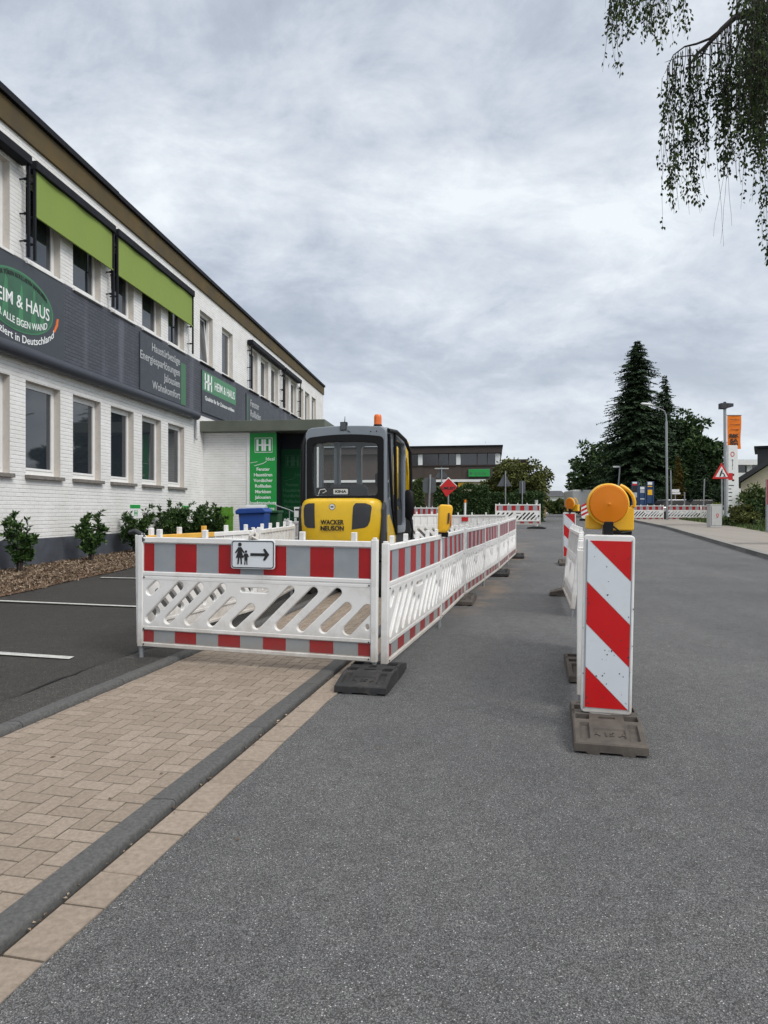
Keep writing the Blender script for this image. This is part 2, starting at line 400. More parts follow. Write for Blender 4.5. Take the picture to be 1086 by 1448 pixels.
def basis(o, ex, ey, ez):
    m = Matrix(((ex[0], ey[0], ez[0], o[0]), (ex[1], ey[1], ez[1], o[1]), (ex[2], ey[2], ez[2], o[2]), (0, 0, 0, 1))); return m
def rrect(x0, x1, z0, z1, r, n=5):
    out = []
    for cx, cz, a0 in ((x1 - r, z1 - r, 0), (x0 + r, z1 - r, 90), (x0 + r, z0 + r, 180), (x1 - r, z0 + r, 270)):
        for i in range(n + 1):
            a = R(a0 + 90 * i / n); out.append((cx + r * math.cos(a), cz + r * math.sin(a)))
    return out
XZ = lambda y=0: basis((0, y, 0), (1, 0, 0), (0, 0, 1), (0, -1, 0))      # drawing plane facing -y
# ------------------------------------------------------------------ ground sheets
def frange(a, b, st):
    out = [a]
    while out[-1] + st < b: out.append(out[-1] + st)
    out.append(b); return out
def strip(name, xl, xr, dz, y0, y1, material, st=1.5, nx=2):
    mb = MB(); ys = frange(y0, y1, st)
    for y in ys:
        a, b = xl(y), xr(y)
        for i in range(nx): 
            t = i / (nx - 1); z = gz(y) + (dz(y, t) if callable(dz) else dz)
            mb.v.append((a + (b - a) * t, y, z))
    for j in range(len(ys) - 1):
        for i in range(nx - 1):
            mb.f.append((j * nx + i, j * nx + i + 1, (j + 1) * nx + i + 1, (j + 1) * nx + i)); mb.m.append(0)
    return tag(mb.build(name, material), kind='structure')
ASPH = lambda y: -1.425 + .2215 * y + .004 * math.sin(y * 9.1) + .003 * math.sin(y * 23.7)
KR = lambda y: -1.56 + .2150 * y
KL = lambda y: -1.672 + .2150 * y
K2R = lambda y: max(-3.33 + .2546 * y, -3.33 + .2546 * 9 + .2150 * (y - 9)) if y < 9 else -3.33 + .2546 * 9 + .2150 * (y - 9)
K2L = lambda y: K2R(y) - .10
RR = lambda y: 5.5 + .24 * y
WALLX = lambda y: -8.88 + .1097 * y
# ground to the horizon
gm = MB(); ys = [-30, -10, 0, 5, 9, 13, 17.5, 21, 24, 28, 32, 38, 45, 52, 60, 80, 100, 140, 220, 400, 900]; xs = [-700, -300, -120, -60, -30, -15, 0, 15, 30, 60, 120, 300, 700]
for y in ys:
    for x in xs: gm.v.append((x, y, gz(y) - .035))
for j in range(len(ys) - 1):
    for i in range(len(xs) - 1):
        n = len(xs); gm.f.append((j * n + i, j * n + i + 1, (j + 1) * n + i + 1, (j + 1) * n + i)); gm.m.append(0)
tag(gm.build('ground', M['soil']), kind='structure')
strip('road', ASPH, lambda y: RR(y), 0, -4, 100, M['road'], 1.0, 2)
cr = MB()
for (ya, yb) in ((46, 51), (51, 57)):
    cr.quad((-30, ya - (0), gz(ya) + .004), (60, ya, gz(ya) + .004), (60, yb, gz(yb) + .004), (-30, yb, gz(yb) + .004))
tag(cr.build('crossing_road', M['road']), kind='structure')
# gutter stones and paving bricks: real bricks with joints
def clip(poly, f):
    out = []
    for i in range(len(poly)):
        p, q = poly[i], poly[(i + 1) % len(poly)]; fp, fq = f(p), f(q)
        if fp >= 0: out.append(p)
        if (fp >= 0) != (fq >= 0):
            t = fp / (fp - fq); out.append((p[0] + (q[0] - p[0]) * t, p[1] + (q[1] - p[1]) * t))
    return out
def area(p): return abs(sum(p[i][0] * p[(i + 1) % len(p)][1] - p[(i + 1) % len(p)][0] * p[i][1] for i in range(len(p)))) / 2
def stone(mb, poly, z, top=.004, inset=.0022, jit=.0006):
    if len(poly) < 3 or area(poly) < .0009: return
    cx = sum(p[0] for p in poly) / len(poly); cy = sum(p[1] for p in poly) / len(poly); n = len(poly)
    def sh(p, d):
        l = math.hypot(p[0] - cx, p[1] - cy); k = max(.2, 1 - d / l) if l > 0 else 1
        return (cx + (p[0] - cx) * k, cy + (p[1] - cy) * k)
    j = random.uniform(-jit, jit); tx, ty = random.uniform(-.004, .004), random.uniform(-.004, .004)
    zz = lambda p: gz(p[1]) + z + j + (p[0] - cx) * tx + (p[1] - cy) * ty
    a = [sh(p, .0042) for p in poly]; b = [sh(p, .0042 + inset) for p in poly]
    vs = [(p[0], p[1], zz(p) - .014) for p in a] + [(p[0], p[1], zz(p) - top) for p in a] + [(p[0], p[1], zz(p)) for p in b]
    fs = [(i, (i + 1) % n, n + (i + 1) % n, n + i) for i in range(n)] + [(n + i, n + (i + 1) % n, 2 * n + (i + 1) % n, 2 * n + i) for i in range(n)] + [tuple(2 * n + i for i in range(n))]
    mb.add(vs, fs)
FT = lambda y: .029                           # footway level over the road
pv = MB(); ang = math.atan(.215); ca, sa = math.cos(ang), math.sin(ang)
def rd(u, v): return (-1.67 + v * sa + u * ca, v * ca - u * sa)     # u across, v along the road
BW = .089
for i in range(-20, 7):
    for j in range(0, 460):
        k = (i - j) % 4
        if k == 0: cells = (i, j, i + 2, j + 1)
        elif k == 3: cells = (i, j, i + 1, j + 2)
        else: continue
        q = [rd(cells[a] * BW, cells[b] * BW) for a, b in ((0, 1), (2, 1), (2, 3), (0, 3))]
        if q[0][1] > 38 or q[0][1] < .8: continue
        q = clip(q, lambda p: KL(p[1]) - p[0]); 
        if q: q = clip(q, lambda p: p[0] - K2R(p[1]))
        if q: stone(pv, q, FT(0))
tag(pv.build('footway', M['paver']), kind='structure')
strip('footway_bed', K2R, KL, FT(0) - .0030, -4, 45, M['joint'])
strip('gutter_bed', KR, lambda y: ASPH(y) + .02, -.004, -4, 45, M['joint'])
gt = MB(); y = -1
while y < 44:
    L = random.choice([.2, .2, .3, .3, .26]); q = [(KR(y) + .018, y), (ASPH(y) + .012, y - .03), (ASPH(y + L) + .012, y + L - .03), (KR(y + L) + .018, y + L)]
    stone(gt, q, .007, .003, .004, .002); y += L + .001
tag(gt.build('gutter', M['gutter']), kind='structure')
def kerb(name, xl, xr, base, top, y0, y1, unit, material, rnd=.03):
    mb = MB(); y = y0
    while y < y1:
        L = min(unit, y1 - y); a, b = y + .003, y + L - .003; nseg = 1
        def sec(yy):
            l, r = xl(yy), xr(yy); z = gz(yy)
            return [(l, yy, z + base), (l, yy, z + top - rnd * .3), (l + rnd * .25, yy, z + top - rnd * .03), (l + (r - l) * .6, yy, z + top), (r - rnd * .75, yy, z + top - rnd * .12), (r - rnd * .25, yy, z + top - rnd * .5), (r, yy, z + top - rnd * 1.2), (r, yy, z + base)]
        s0, s1 = sec(a), sec(b); n = len(s0)
        mb.add(s0 + s1, [(i, i + 1, n + i + 1, n + i) for i in range(n - 1)] + [tuple(range(n))[::-1], tuple(range(n, 2 * n))])
        y += L
    return tag(mb.build(name, material, smooth=True), kind='structure')
kerb('kerb', KL, KR, -.03, .034, -3, 44, 1.0, M['kerb'], .016)
kerb('lot_kerb', K2L, K2R, -.03, .068, -3, 40, 1.0, M['kerb'], .03)
# car park
LOTZ = lambda y, t=1: .012 + .028 * t
strip('car_park', lambda y: WALLX(y) - .3, lambda y: K2L(y) - .42, lambda y, t: LOTZ(y, t), -6, 30, M['lot'])
strip('car_park_edge', lambda y: K2L(y) - .425 + .012 * math.sin(y * 3.1) + .006 * math.sin(y * 11), lambda y: K2L(y) + .005, lambda y, t: .042 + .006 * t, -6, 30, M['lot2'], .4)
sm = MB(); ys_ = frange(-4, 24, .12); random.seed(77)
for a, b in zip(ys_, ys_[1:]):
    e = lambda y: K2L(y) - .43 + .02 * math.sin(y * 3.1) + .012 * math.sin(y * 11) + .008 * math.sin(y * 29); w0, w1 = .007 + .006 * math.sin(a * 5.3), .007 + .006 * math.sin(b * 5.3)
    sm.quad((e(a) - w0, a, gz(a) + .048), (e(a) + w0, a, gz(a) + .048), (e(b) + w1, b, gz(b) + .048), (e(b) - w1, b, gz(b) + .048))
tag(sm.build('asphalt_seam', M['black']), kind='structure')
lm = MB()
def pline(x0, y0, x1, y1, w):
    n = 12
    for i in range(n):
        a, b = i / n, (i + 1) / n
        P = lambda t, o: (x0 + (x1 - x0) * t, y0 + (y1 - y0) * t + o, gz(y0) + .047 + .0 * t)
        lm.quad(P(a, -w / 2), P(b, -w / 2), P(b, w / 2), P(a, w / 2))
pline(-5.5, 9.54, -2.1, 8.62, .09); pline(-5.2, 6.5, -2.66, 5.82, .10); pline(-5.25, 12.66, -2.0, 11.95, .09); pline(-5.2, 15.6, -1.6, 14.7, .11)
tag(lm.build('parking_markings', M['line']), kind='structure')
MULF = lambda y: -5.62 + .045 * (y - 10.8) + .05 * math.sin(y * 1.9) + .03 * math.sin(y * 5.3)
MZ = lambda t: .05 + .075 * math.sin(min(1, (1 - t) * 1.3 + .12) * 1.5)
strip('mulch_bed', lambda y: WALLX(y) + .01, MULF, lambda y, t: MZ(t) - .03 * (t > .99), -2, 23, M['mulchbed'], .6, 7)
mc = MB()
for _ in range(20000):
    y = random.uniform(8.5, 22.5); t = random.random() ** .8; a, b = WALLX(y) + .02, MULF(y)
    x = a + (b - a) * t + (random.gauss(0, .05) if t > .93 else 0); z = gz(y) + MZ(min(t, 1)) + random.uniform(-.01, .025) - (.02 if t > .97 else 0)
    L, W = random.uniform(.012, .045), random.uniform(.005, .014); e = Matrix.Rotation(random.uniform(0, 6.28), 3, 'Z') @ Matrix.Rotation(random.gauss(0, .5), 3, 'Y') @ Matrix.Rotation(random.gauss(0, .5), 3, 'X')
    mc.add([Vector((x, y, z)) + e @ Vector(p) for p in ((-L, -W, 0), (L, -W * .6, .004), (L * .9, W, 0), (-L * .8, W * .8, .006))], [(0, 1, 2, 3)])
tag(mc.build('bark_chips', M['mulch']), kind='stuff')
# leaves, grit and twigs swept against the kerbs
ll = MB(); random.seed(31)
for _ in range(420):
    y = random.uniform(1.2, 16); w = random.random()
    x, z = ((KR(y) + abs(random.gauss(.008, .02)), .010) if w < .5 else (K2R(y) + abs(random.gauss(.0, .05)), .031) if w < .75 else (random.uniform(KL(y) - 1.0, KL(y)), .031) if w < .85 else (ASPH(y) + abs(random.gauss(0, .8)), .004))
    s_ = random.uniform(.003, .010) if random.random() < .8 else random.uniform(.010, .018); a = random.uniform(0, 6.28); c_, s2 = math.cos(a) * s_, math.sin(a) * s_
    ll.add([(x - c_, y - s2, gz(y) + z), (x + s2 * .5, y - c_ * .5, gz(y) + z + .003), (x + c_, y + s2, gz(y) + z + .001), (x - s2 * .5, y + c_ * .5, gz(y) + z + .004)], [(0, 1, 2, 3)])
tag(ll.build('leaf_litter', M['mulch']), kind='stuff')
# right-hand pavement
kerb('pavement_kerb', lambda y: RR(y) + .14, lambda y: RR(y), -.03, .12, -4, 45.5, 1.0, M['kerb_grey'], .02)
strip('pavement', lambda y: RR(y) + .14, lambda y: RR(y) + 3.1, .115, -4, 45.5, M['pave'])
strip('grass_verge', lambda y: RR(y) + 3.1, lambda y: RR(y) + 14, .12, 26.5, 47, M['grass'])
strip('driveway', lambda y: RR(y) + 3.1, lambda y: RR(y) + 12, .119, 10, 26.5, M['lot2'])
strip('verge_far', lambda y: -20, lambda y: ASPH(y), .02, 46, 50, M['grass'])
gb = MB()
for _ in range(6000):
    y = random.uniform(27, 46); x = RR(y) + 3.1 + abs(random.gauss(0, 3)); z = gz(y) + .12; h = random.uniform(.05, .22); a = random.uniform(0, 6.28)
    gb.add([(x - .03 * math.cos(a), y - .03 * math.sin(a), z), (x + .03 * math.cos(a), y + .03 * math.sin(a), z), (x + random.gauss(0, .05), y + random.gauss(0, .05), z + h)], [(0, 1, 2)])
tag(gb.build('grass_blades', M['lf_mid']), kind='stuff')

# ------------------------------------------------------------------ the white office building
B = thing('office_building', 'long white painted brick office building with slate grey band and flat rusty brown fascia', 'building', (-8.88, 0, 0), -math.atan(.1097))
K = math.sqrt(1 + .1097 ** 2)                                 # local y = world Y * K ; local x = towards the road
U = lambda Y: Y * K
RVL = .17
def wall(mb, u0, u1, z0, z1, holes, x=0, axis='y', mi=0, reveal_mb=None, depth=RVL):
    us = sorted({u0, u1, *[h[0] for h in holes], *[h[1] for h in holes]}); zs = sorted({z0, z1, *[h[2] for h in holes], *[h[3] for h in holes]})
    P = (lambda a, z, d=0: (x - d, a, z)) if axis == 'y' else (lambda a, z, d=0: (a, x + d, z))
    for a, b in zip(us, us[1:]):
        for c, d in zip(zs, zs[1:]):
            ma, mz = (a + b) / 2, (c + d) / 2
            if any(h[0] < ma < h[1] and h[2] < mz < h[3] for h in holes): continue
            mb.quad(P(a, c), P(b, c), P(b, d), P(a, d), mi)
    if reveal_mb is not None:
        for (a, b, c, d) in holes:
            for p, q in (((a, c), (b, c)), ((b, c), (b, d)), ((b, d), (a, d)), ((a, d), (a, c))):
                reveal_mb.quad(P(p[0], p[1]), P(q[0], q[1]), P(q[0], q[1], depth), P(p[0], p[1], depth))
W_ = 1.22
low = [14.0 + 1.715 * k for k in range(-4, 5)]; LZ = (2.04, 3.98); UZ = (6.42, 8.2)
up = [14.0 + 1.715 * k for k in range(-4, 5)] + [23.42, 25.6, 28.9, 30.6, 32.3, 34.4, 36.1, 37.8, 39.4, 41.2]
lowh = [(U(a), U(a + W_), *LZ) for a in low]; uph = [(U(a), U(a + W_), *UZ) for a in up]
UEND = U(44.7); U0 = U(5.0)
wb, rv = MB(), MB()
wall(wb, U0, UEND, .70, 4.6, lowh, 0); wall(wb, U0, UEND, 6.40, 8.86, uph, 0)
wall(wb, U(38.2), UEND, 4.6, 6.40, [], 0)
wb.build('wall', M['wbrick'], B)
ew = MB(); ew.quad((0, UEND, -.1), (-12, UEND, -.1), (-12, UEND, 8.86), (0, UEND, 8.86)); ew.quad((0, U0, -.1), (-12, U0, -.1), (-12, U0, 8.86), (0, U0, 8.86))
ew.build('end_wall', M['wbrickx'], B)
bw = MB(); bw.quad((-12, U0, -.1), (-12, UEND, -.1), (-12, UEND, 8.86), (-12, U0, 8.86)); bw.build('rear_wall', M['wbrick'], B)
dark = MB(); dark.box(-.45, -.40, U0 + .1, UEND - .1, .8, 8.6); dark.build('interior_partition', M['dgrey'], B)
pl = MB(); pl.box(-.1, .025, U0, U(23.4), -.1, .715); pl.build('plinth', M['plinth'], B, .008)
bd = MB(); wall(bd, U0, U(38.2), 4.58, 6.40, [], .012); bd.box(-.05, .0125, U0, U(38.2), 6.397, 6.402); bd.build('spandrel_band', M['dbrick'], B)
fa = MB(); fa.box(-12.1, .06, U0 - .05, UEND + .03, 8.86, 9.36); fa.build('fascia', M['fascia'], B, .01)
rf = MB(); rf.box(-12.2, .14, U0 - .1, U(17.6), 9.36, 9.50); rf.box(-12.2, .13, U(17.6) + .004, UEND + .08, 9.36, 9.49); rf.build('roof_edge', M['anthra'], B, .012)
pp = MB(); pp.tube([(.15, U0, 4.455), (.15, U(22.75), 4.455)], .145, 20); pp.box(0, .15, U0, U(22.75), 4.50, 4.60); pp.build('awning_cassette', M['pipe'], B, smooth=True)
dp = MB(); dp.tube([(.06, U(22.9), 4.5), (.06, U(22.9), 3.75), (.10, U(22.9), 3.68)], .04, 10); dp.build('downpipe', M['galv'], B, smooth=True)
cp2 = MB(); cp2.box(.0, .09, U(22.78), U(22.98), 4.42, 4.62); cp2.build('cassette_bracket', M['white'], B, .01)
def window(u0, u1, z0, z1, tilt=False, cur=.3):
    x = -RVL; f = MB(); t = .075
    f.box(x - .06, x + .02, u0, u1, z0, z0 + t + .03); f.box(x - .06, x + .02, u0, u1, z1 - t, z1)
    f.box(x - .06, x + .02, u0, u0 + t, z0 + t + .03, z1 - t); f.box(x - .06, x + .02, u1 - t, u1, z0 + t + .03, z1 - t)
    fo = f.build('window', M['white'], B, .006)
    r = MB(); wall(MB(), u0 - .1, u1 + .1, z0 - .1, z1 + .1, [(u0, u1, z0, z1)], 0, reveal_mb=r); r.build('window_reveal', M['reveal'], fo)
    a, b, c, d = u0 + t, u1 - t, z0 + t + .03, z1 - t
    sa = MB(); s = .05
    for q in ((a, b, c, c + s), (a, b, d - s, d), (a, a + s, c + s, d - s), (b - s, b, c + s, d - s)):
        k = .0
        vs = [(x + .026 + k, q[0] + .004, q[2] + .004), (x + .026, q[1] - .004, q[2] + .004), (x + .026, q[1] - .004, q[3] - .004), (x + .026, q[0] + .004, q[3] - .004)]
        sa.box(x - .02, x + .034, q[0] + .003, q[1] - .003, q[2] + .001, q[3] - .001)
    so = sa.build('sash', M['white'], fo, .004)
    g = MB(); g.box(x - .004, x + .004, a + s, b - s, c + s, d - s); go = g.build('pane', M['glass'], fo)
    if tilt:
        for o in (so, go):
            o.data.transform(Matrix.Translation((x, 0, c)) @ Matrix.Rotation(R(-5), 4, 'Y') @ Matrix.Translation((-x, 0, -c)))
    return fo
random.seed(3)
for (a, b, c, d) in lowh:
    window(a, b, c, d); s = MB(); s.box(-.14, .09, a - .03, b + .05, c - .085, c - .004); s.build('window_sill', M['sill'], B, .008)
for i, (a, b, c, d) in enumerate(uph):
    window(a, b, c, d, tilt=(i in (9,))); s = MB(); s.box(-.14, .07, a - .03, b + .04, c - .06, c - .004); s.build('window_sill', M['white'] if i < 9 else M['anthra'], B, .006)
def awning(Y0, Y1, drop, fabric=True):
    a, b = U(Y0), U(Y1); c = MB(); c.box(.02, .26, a, b, 8.27, 8.46); co = c.build('awning', M['anthra'], B, .02)
    for u in (a + .03, b - .03):
        r = MB()
        r.box(.17, .215, u - .025, u + .025, 6.42, 8.27)
        for z in (6.75, 7.3, 8.0): r.tube([(-.02, u, z), (.18, u, z)], .017, 8); r.tube([(.10, u, z), (.14, u, z)], .03, 8)
        r.build('guide_rail', M['anthra'], co)
    if fabric:
        fb = MB(); n = 16
        for i in range(n):
            p, q = a + .06 + (b - a - .12) * i / n, a + .06 + (b - a - .12) * (i + 1) / n
            k = lambda t: .188 + .010 * math.sin(t * 5) 
            fb.quad((k(p), p, drop), (k(q), q, drop), (k(q), q, 8.28), (k(p), p, 8.28))
        fb.build('awning_fabric', M['awning'], co, smooth=True)
        e = MB(); e.box(.17, .21, a + .055, b - .055, drop - .035, drop); e.build('bottom_bar', M['awning'], co, .005)
awning(13.98, 17.22, 7.36); awning(17.36, 22.35, 7.33); awning(10.5, 13.84, 7.9, False); awning(28.6, 33.9, 7.9, False); awning(34.1, 37.55, 7.9, False)
# sign boards on the band
def Tb(Y, z, x): return basis((x, U(Y), z), (0, 1, 0), (0, 0, 1), (1, 0, 0))
def signboard(Y0, Y1, z0, z1, label):
    s = MB(); s.box(.015, .05, U(Y0), U(Y1), z0, z1); o = s.build('sign_board', M['board'], B, .004); o['label'] = label; return o
s1 = signboard(12.0, 15.29, 4.62, 6.36, 'slate sign board with green oval')
def oval(a, b, cx, cz, n=64): return [(cx + a * math.cos(2 * math.pi * i / n), cz + b * math.sin(2 * math.pi * i / n)) for i in range(n)]
UC = U(13.72)
for nm, a, b, d0, d1, m_ in (('oval_rim', 1.15, .61, .05, .056, 'sgreen3'), ('oval_field', 1.11, .575, .056, .060, 'sgreen2')):
    o = MB(); o.prism(oval(a, b, UC, 5.5), lambda p, q, d: (d, p, q), d0, d1); o.build(nm, M[m_], s1)
o = MB()
for (p, w, h0, h1) in ((-.8, .16, -.3, .22), (-.55, .2, -.42, .42), (-.06, .17, -.5, .38), (.35, .18, -.45, .40), (.66, .15, -.32, .22)):
    o.prism([(UC + p, 5.5 + h0), (UC + p + w, 5.5 + h0 * .9), (UC + p + w * .9, 5.5 + h1 * .8), (UC + p + .1, 5.5 + h1)], lambda p_, q, d: (d, p_, q), .060, .0625)
o.build('skyline_motif', M['sgreen3'], s1)
t = MB(); text_on(t, 'HEIM & HAUS', .37, Tb(13.76, 5.48, .0645), .002, 'CENTER', .003, fit=1.9)
def arc(a, b, zc):
    return lambda v: ((a + v.y) * math.sin(v.x / a) if False else v.x, v.y - b * (math.sqrt(max(0, 1 - (v.x / a) ** 2)) - 1) * -1 if False else v.y + zc - b * math.sqrt(max(0, 1 - (v.x / a) ** 2)), v.z)
text_on(t, 'FÜR ALLE EIGEN WAND', .2, Tb(13.76, 5.5, .0645), .002, 'CENTER', .002, fit=1.75, warp=arc(1.08, .43, .0))
text_on(t, 'Produziert in Deutschland', .22, Tb(13.74, 5.5, .054), .002, 'CENTER', .002, fit=2.3, warp=arc(1.32, .74, .0))
t.build('lettering', M['lettering'], s1)
t = MB(); text_on(t, 'FENSTER TÜREN ROLLLADEN MARKISEN', .12, Tb(13.72, 5.5, .0645), .002, 'CENTER', .002, fit=1.8, warp=lambda v: (v.x, v.y + .49 * math.sqrt(max(0, 1 - (v.x / 1.08) ** 2)), v.z)); t.build('small_lettering', M['letdark'], s1)
f_ = MB(); f_.prism([(U(14.86), 5.17), (U(14.93), 5.19), (U(15.04), 5.36), (U(15.07), 5.52), (U(15.00), 5.5), (U(14.96), 5.36)], lambda p, q, d: (d, p, q), .05, .056); f_.build('orange_fleck', M['orange'], s1)
s2 = signboard(18.94, 22.08, 4.66, 6.27, 'slate sign board with four lines of white words')
g = MB(); g.box(.0505, .054, U(21.7), U(22.08), 4.68, 6.0); g.build('green_strip', M['sgreend'], s2)
t = MB()
for z, s in ((6.0, 'Haustürbezüge'), (5.64, 'Energiesparlösungen'), (5.28, 'Jalousien'), (4.92, 'Wohnkomfort')):
    text_on(t, s, .33, basis((.054, U(21.62), z), (0, 1, 0), (0, 0, 1), (1, 0, 0)), .002, 'RIGHT', .003, fit=None)
t.build('lettering', M['letgrey'], s2)
s3 = signboard(23.5, 27.05, 4.70, 6.16, 'slate sign board with bright green strip')
g = MB(); g.box(.0505, .055, U(23.5), U(27.02), 5.46, 6.14); g.build('green_strip', M['sgreen3'], s3)
t = MB(); text_on(t, 'HEIM & HAUS', .42, Tb(25.78, 5.78, .057), .002, 'CENTER', .003, fit=2.2)
for q in (23.72, 23.98, 24.06, 24.32): t.box(.055, .060, U(q), U(q) + .09, 5.52, 6.08)
t.box(.055, .060, U(23.72), U(24.4), 5.76, 5.83)
text_on(t, 'Qualität für Ihr Zuhause erleben', .2, Tb(25.3, 5.22, .054), .002, 'CENTER', .002, fit=3.1)
t.build('lettering', M['lettering'], s3)
s4 = signboard(28.4, 33.2, 4.62, 6.2, 'slate sign board with three short grey lines')
t = MB()
for z, s in ((5.85, 'Fenster'), (5.42, 'Rollladen'), (4.99, 'Türen')): text_on(t, s, .42, basis((.054, U(28.9), z), (0, 1, 0), (0, 0, 1), (1, 0, 0)), .002, 'LEFT', .003)
t.build('lettering', M['letgrey'], s4); g = MB(); g.box(.0505, .054, U(28.5), U(28.62), 4.7, 6.1); g.build('green_strip', M['sgreend'], s4)
# small parking plates on the wall
for Y, s in ((18.72, 'P'), (22.15, 'P')):
    p = MB(); p.box(.002, .02, U(Y) - .28, U(Y) + .28, 1.08, 1.36); po = p.build('parking_plate', M['rwhite'], B, .003)
    p = MB(); p.box(.02, .023, U(Y) - .28, U(Y) + .28, 1.36, 1.46); p.box(.002, .02, U(Y) - .28, U(Y) + .28, 1.36, 1.46); p.build('plate_header', M['sgreen'], po)
    p = MB()
    for q in (-.09, .0, .08): p.box(.02, .023, U(Y) + q, U(Y) + q + .03, 1.15, 1.32)
    p.box(.02, .023, U(Y) - .09, U(Y) + .11, 1.22, 1.25); p.build('plate_mark', M['sgreen'], po)
# porch: local y = across at U(23.6); spans x 0..2.45, canopy to 4.0
PU = U(23.75)
pw = MB(); wall(pw, 0, 1.62, -.1, 4.0, [], PU, 'x'); pw.build('porch_wall', M['wbrickx'], B)
tr = MB(); tr.box(1.55, 1.66, PU - .02, PU + .05, -.05, 3.93); tr.box(0, 1.66, PU - .02, PU + .05, 3.93, 3.99); tr.build('porch_trim', M['white'], B, .006)
cn = MB(); cn.box(-.02, 4.35, PU - .35, PU + 5.6, 4.0, 4.37); cn.build('canopy', M['canopy'], B, .012)
def HH(mb, T, s):
    for q in (-.5, -.12, .06, .42): mb.box(q * s, (q + .16) * s, -.42 * s, .42 * s, 0, .004, 0, T)
    mb.box(-.36 * s, .46 * s, -.05 * s, .06 * s, 0, .0045, 0, T)
    for a, b, c, d in ((-.62, .70, -.54, -.50), (-.62, .70, .5, .54), (-.62, -.59, -.5, .5), (.67, .70, -.5, .5)): mb.box(a * s, b * s, c * s, d * s, 0, .003, 0, T)
WORDS = ['Fenster', 'Haustüren', 'Vordächer', 'Rollladen', 'Markisen', 'Jalousien', 'Insektenschutz', 'Garagentore', 'Sonnenschutz', 'Wintergarten']
def green_board(x0, x1, y, z0, z1, mats, label):
    p = MB(); p.box(x0, x1, y, y + .04, z0, z1); o = p.build('sign_panel', mats[0], B, .003); o['label'] = label
    t = MB(); cx = (x0 + x1) / 2; hgt = z1 - z0; w = x1 - x0
    T = lambda z: basis((cx, y - .001, z), (1, 0, 0), (0, 0, 1), (0, -1, 0))
    HH(t, T(z1 - .42), .56 * w * .9)
    text_on(t, 'Ideal', .17, T(z1 - .90) @ Matrix.Translation((.25, 0, 0)), .002)
    t.tube([(cx - .45, y - .003, z1 - 1.03), (cx - .2, y - .003, z1 - .99)], .008, 5); t.tube([(cx - .3, y - .003, z1 - 1.13), (cx, y - .003, z1 - 1.05), (cx + .12, y - .003, z1 - .98)], .012, 5)
    for i, s in enumerate(WORDS): text_on(t, s, .155, T(z1 - 1.25 - i * .193), .002, 'CENTER', .003)
    t.build('lettering', mats[1], o)
green_board(1.665, 2.6, PU - .03, .1, 3.97, (M['sgreen'], M['lettering']), 'bright green panel with white word list beside the entrance')
green_board(2.63, 3.42, PU + .50, .4, 3.45, (M['sgreen_shade'], M['letter_shade']), 'dark copy of the green panel deep in the entrance, shade and reflection painted in')
dr = MB(); dr.box(2.56, 3.46, PU + .56, PU + 2.6, -.1, 4.0); dr.box(2.56, 2.62, PU + .02, PU + .56, -.1, 4.0); dr.build('recess_shade_block', M['anthra'], B)  # dark block standing in for the shade of the entrance recess
st = MB()
for i in range(3): st.box(2.65, 3.45, PU - .5 + i * .33, PU + .5, -.1 + (i * .17 if i else 0) * .999, .13 + i * .17)
st.build('entrance_step', M['sill'], B)
rl = thing('handrail', 'thin grey metal handrail with white notice at dark entrance of office building', 'railing', tuple(B.matrix_basis @ Vector((2.75, PU - .6, 0))), B.rotation_euler.z)
r = MB()
for q, z in ((0, 1.45), (.45, 1.3), (.85, 1.12)): r.tube([(q, 0, 0), (q, 0, z)], .018, 6)
r.tube([(-.05, 0, 1.55), (0, 0, 1.47), (.45, 0, 1.32), (.9, 0, 1.12)], .02, 6); r.tube([(0, 0, .6), (.45, 0, .5)], .012, 6); r.build('rail', M['galv'], rl)
r = MB(); r.box(.62, .84, -.03, -.022, 1.08, 1.42); ro = r.build('notice', M['rwhite'], rl); r = MB(); r.box(.65, .81, -.034, -.0305, 1.3, 1.36); r.build('notice_print', M['letdark'], ro)
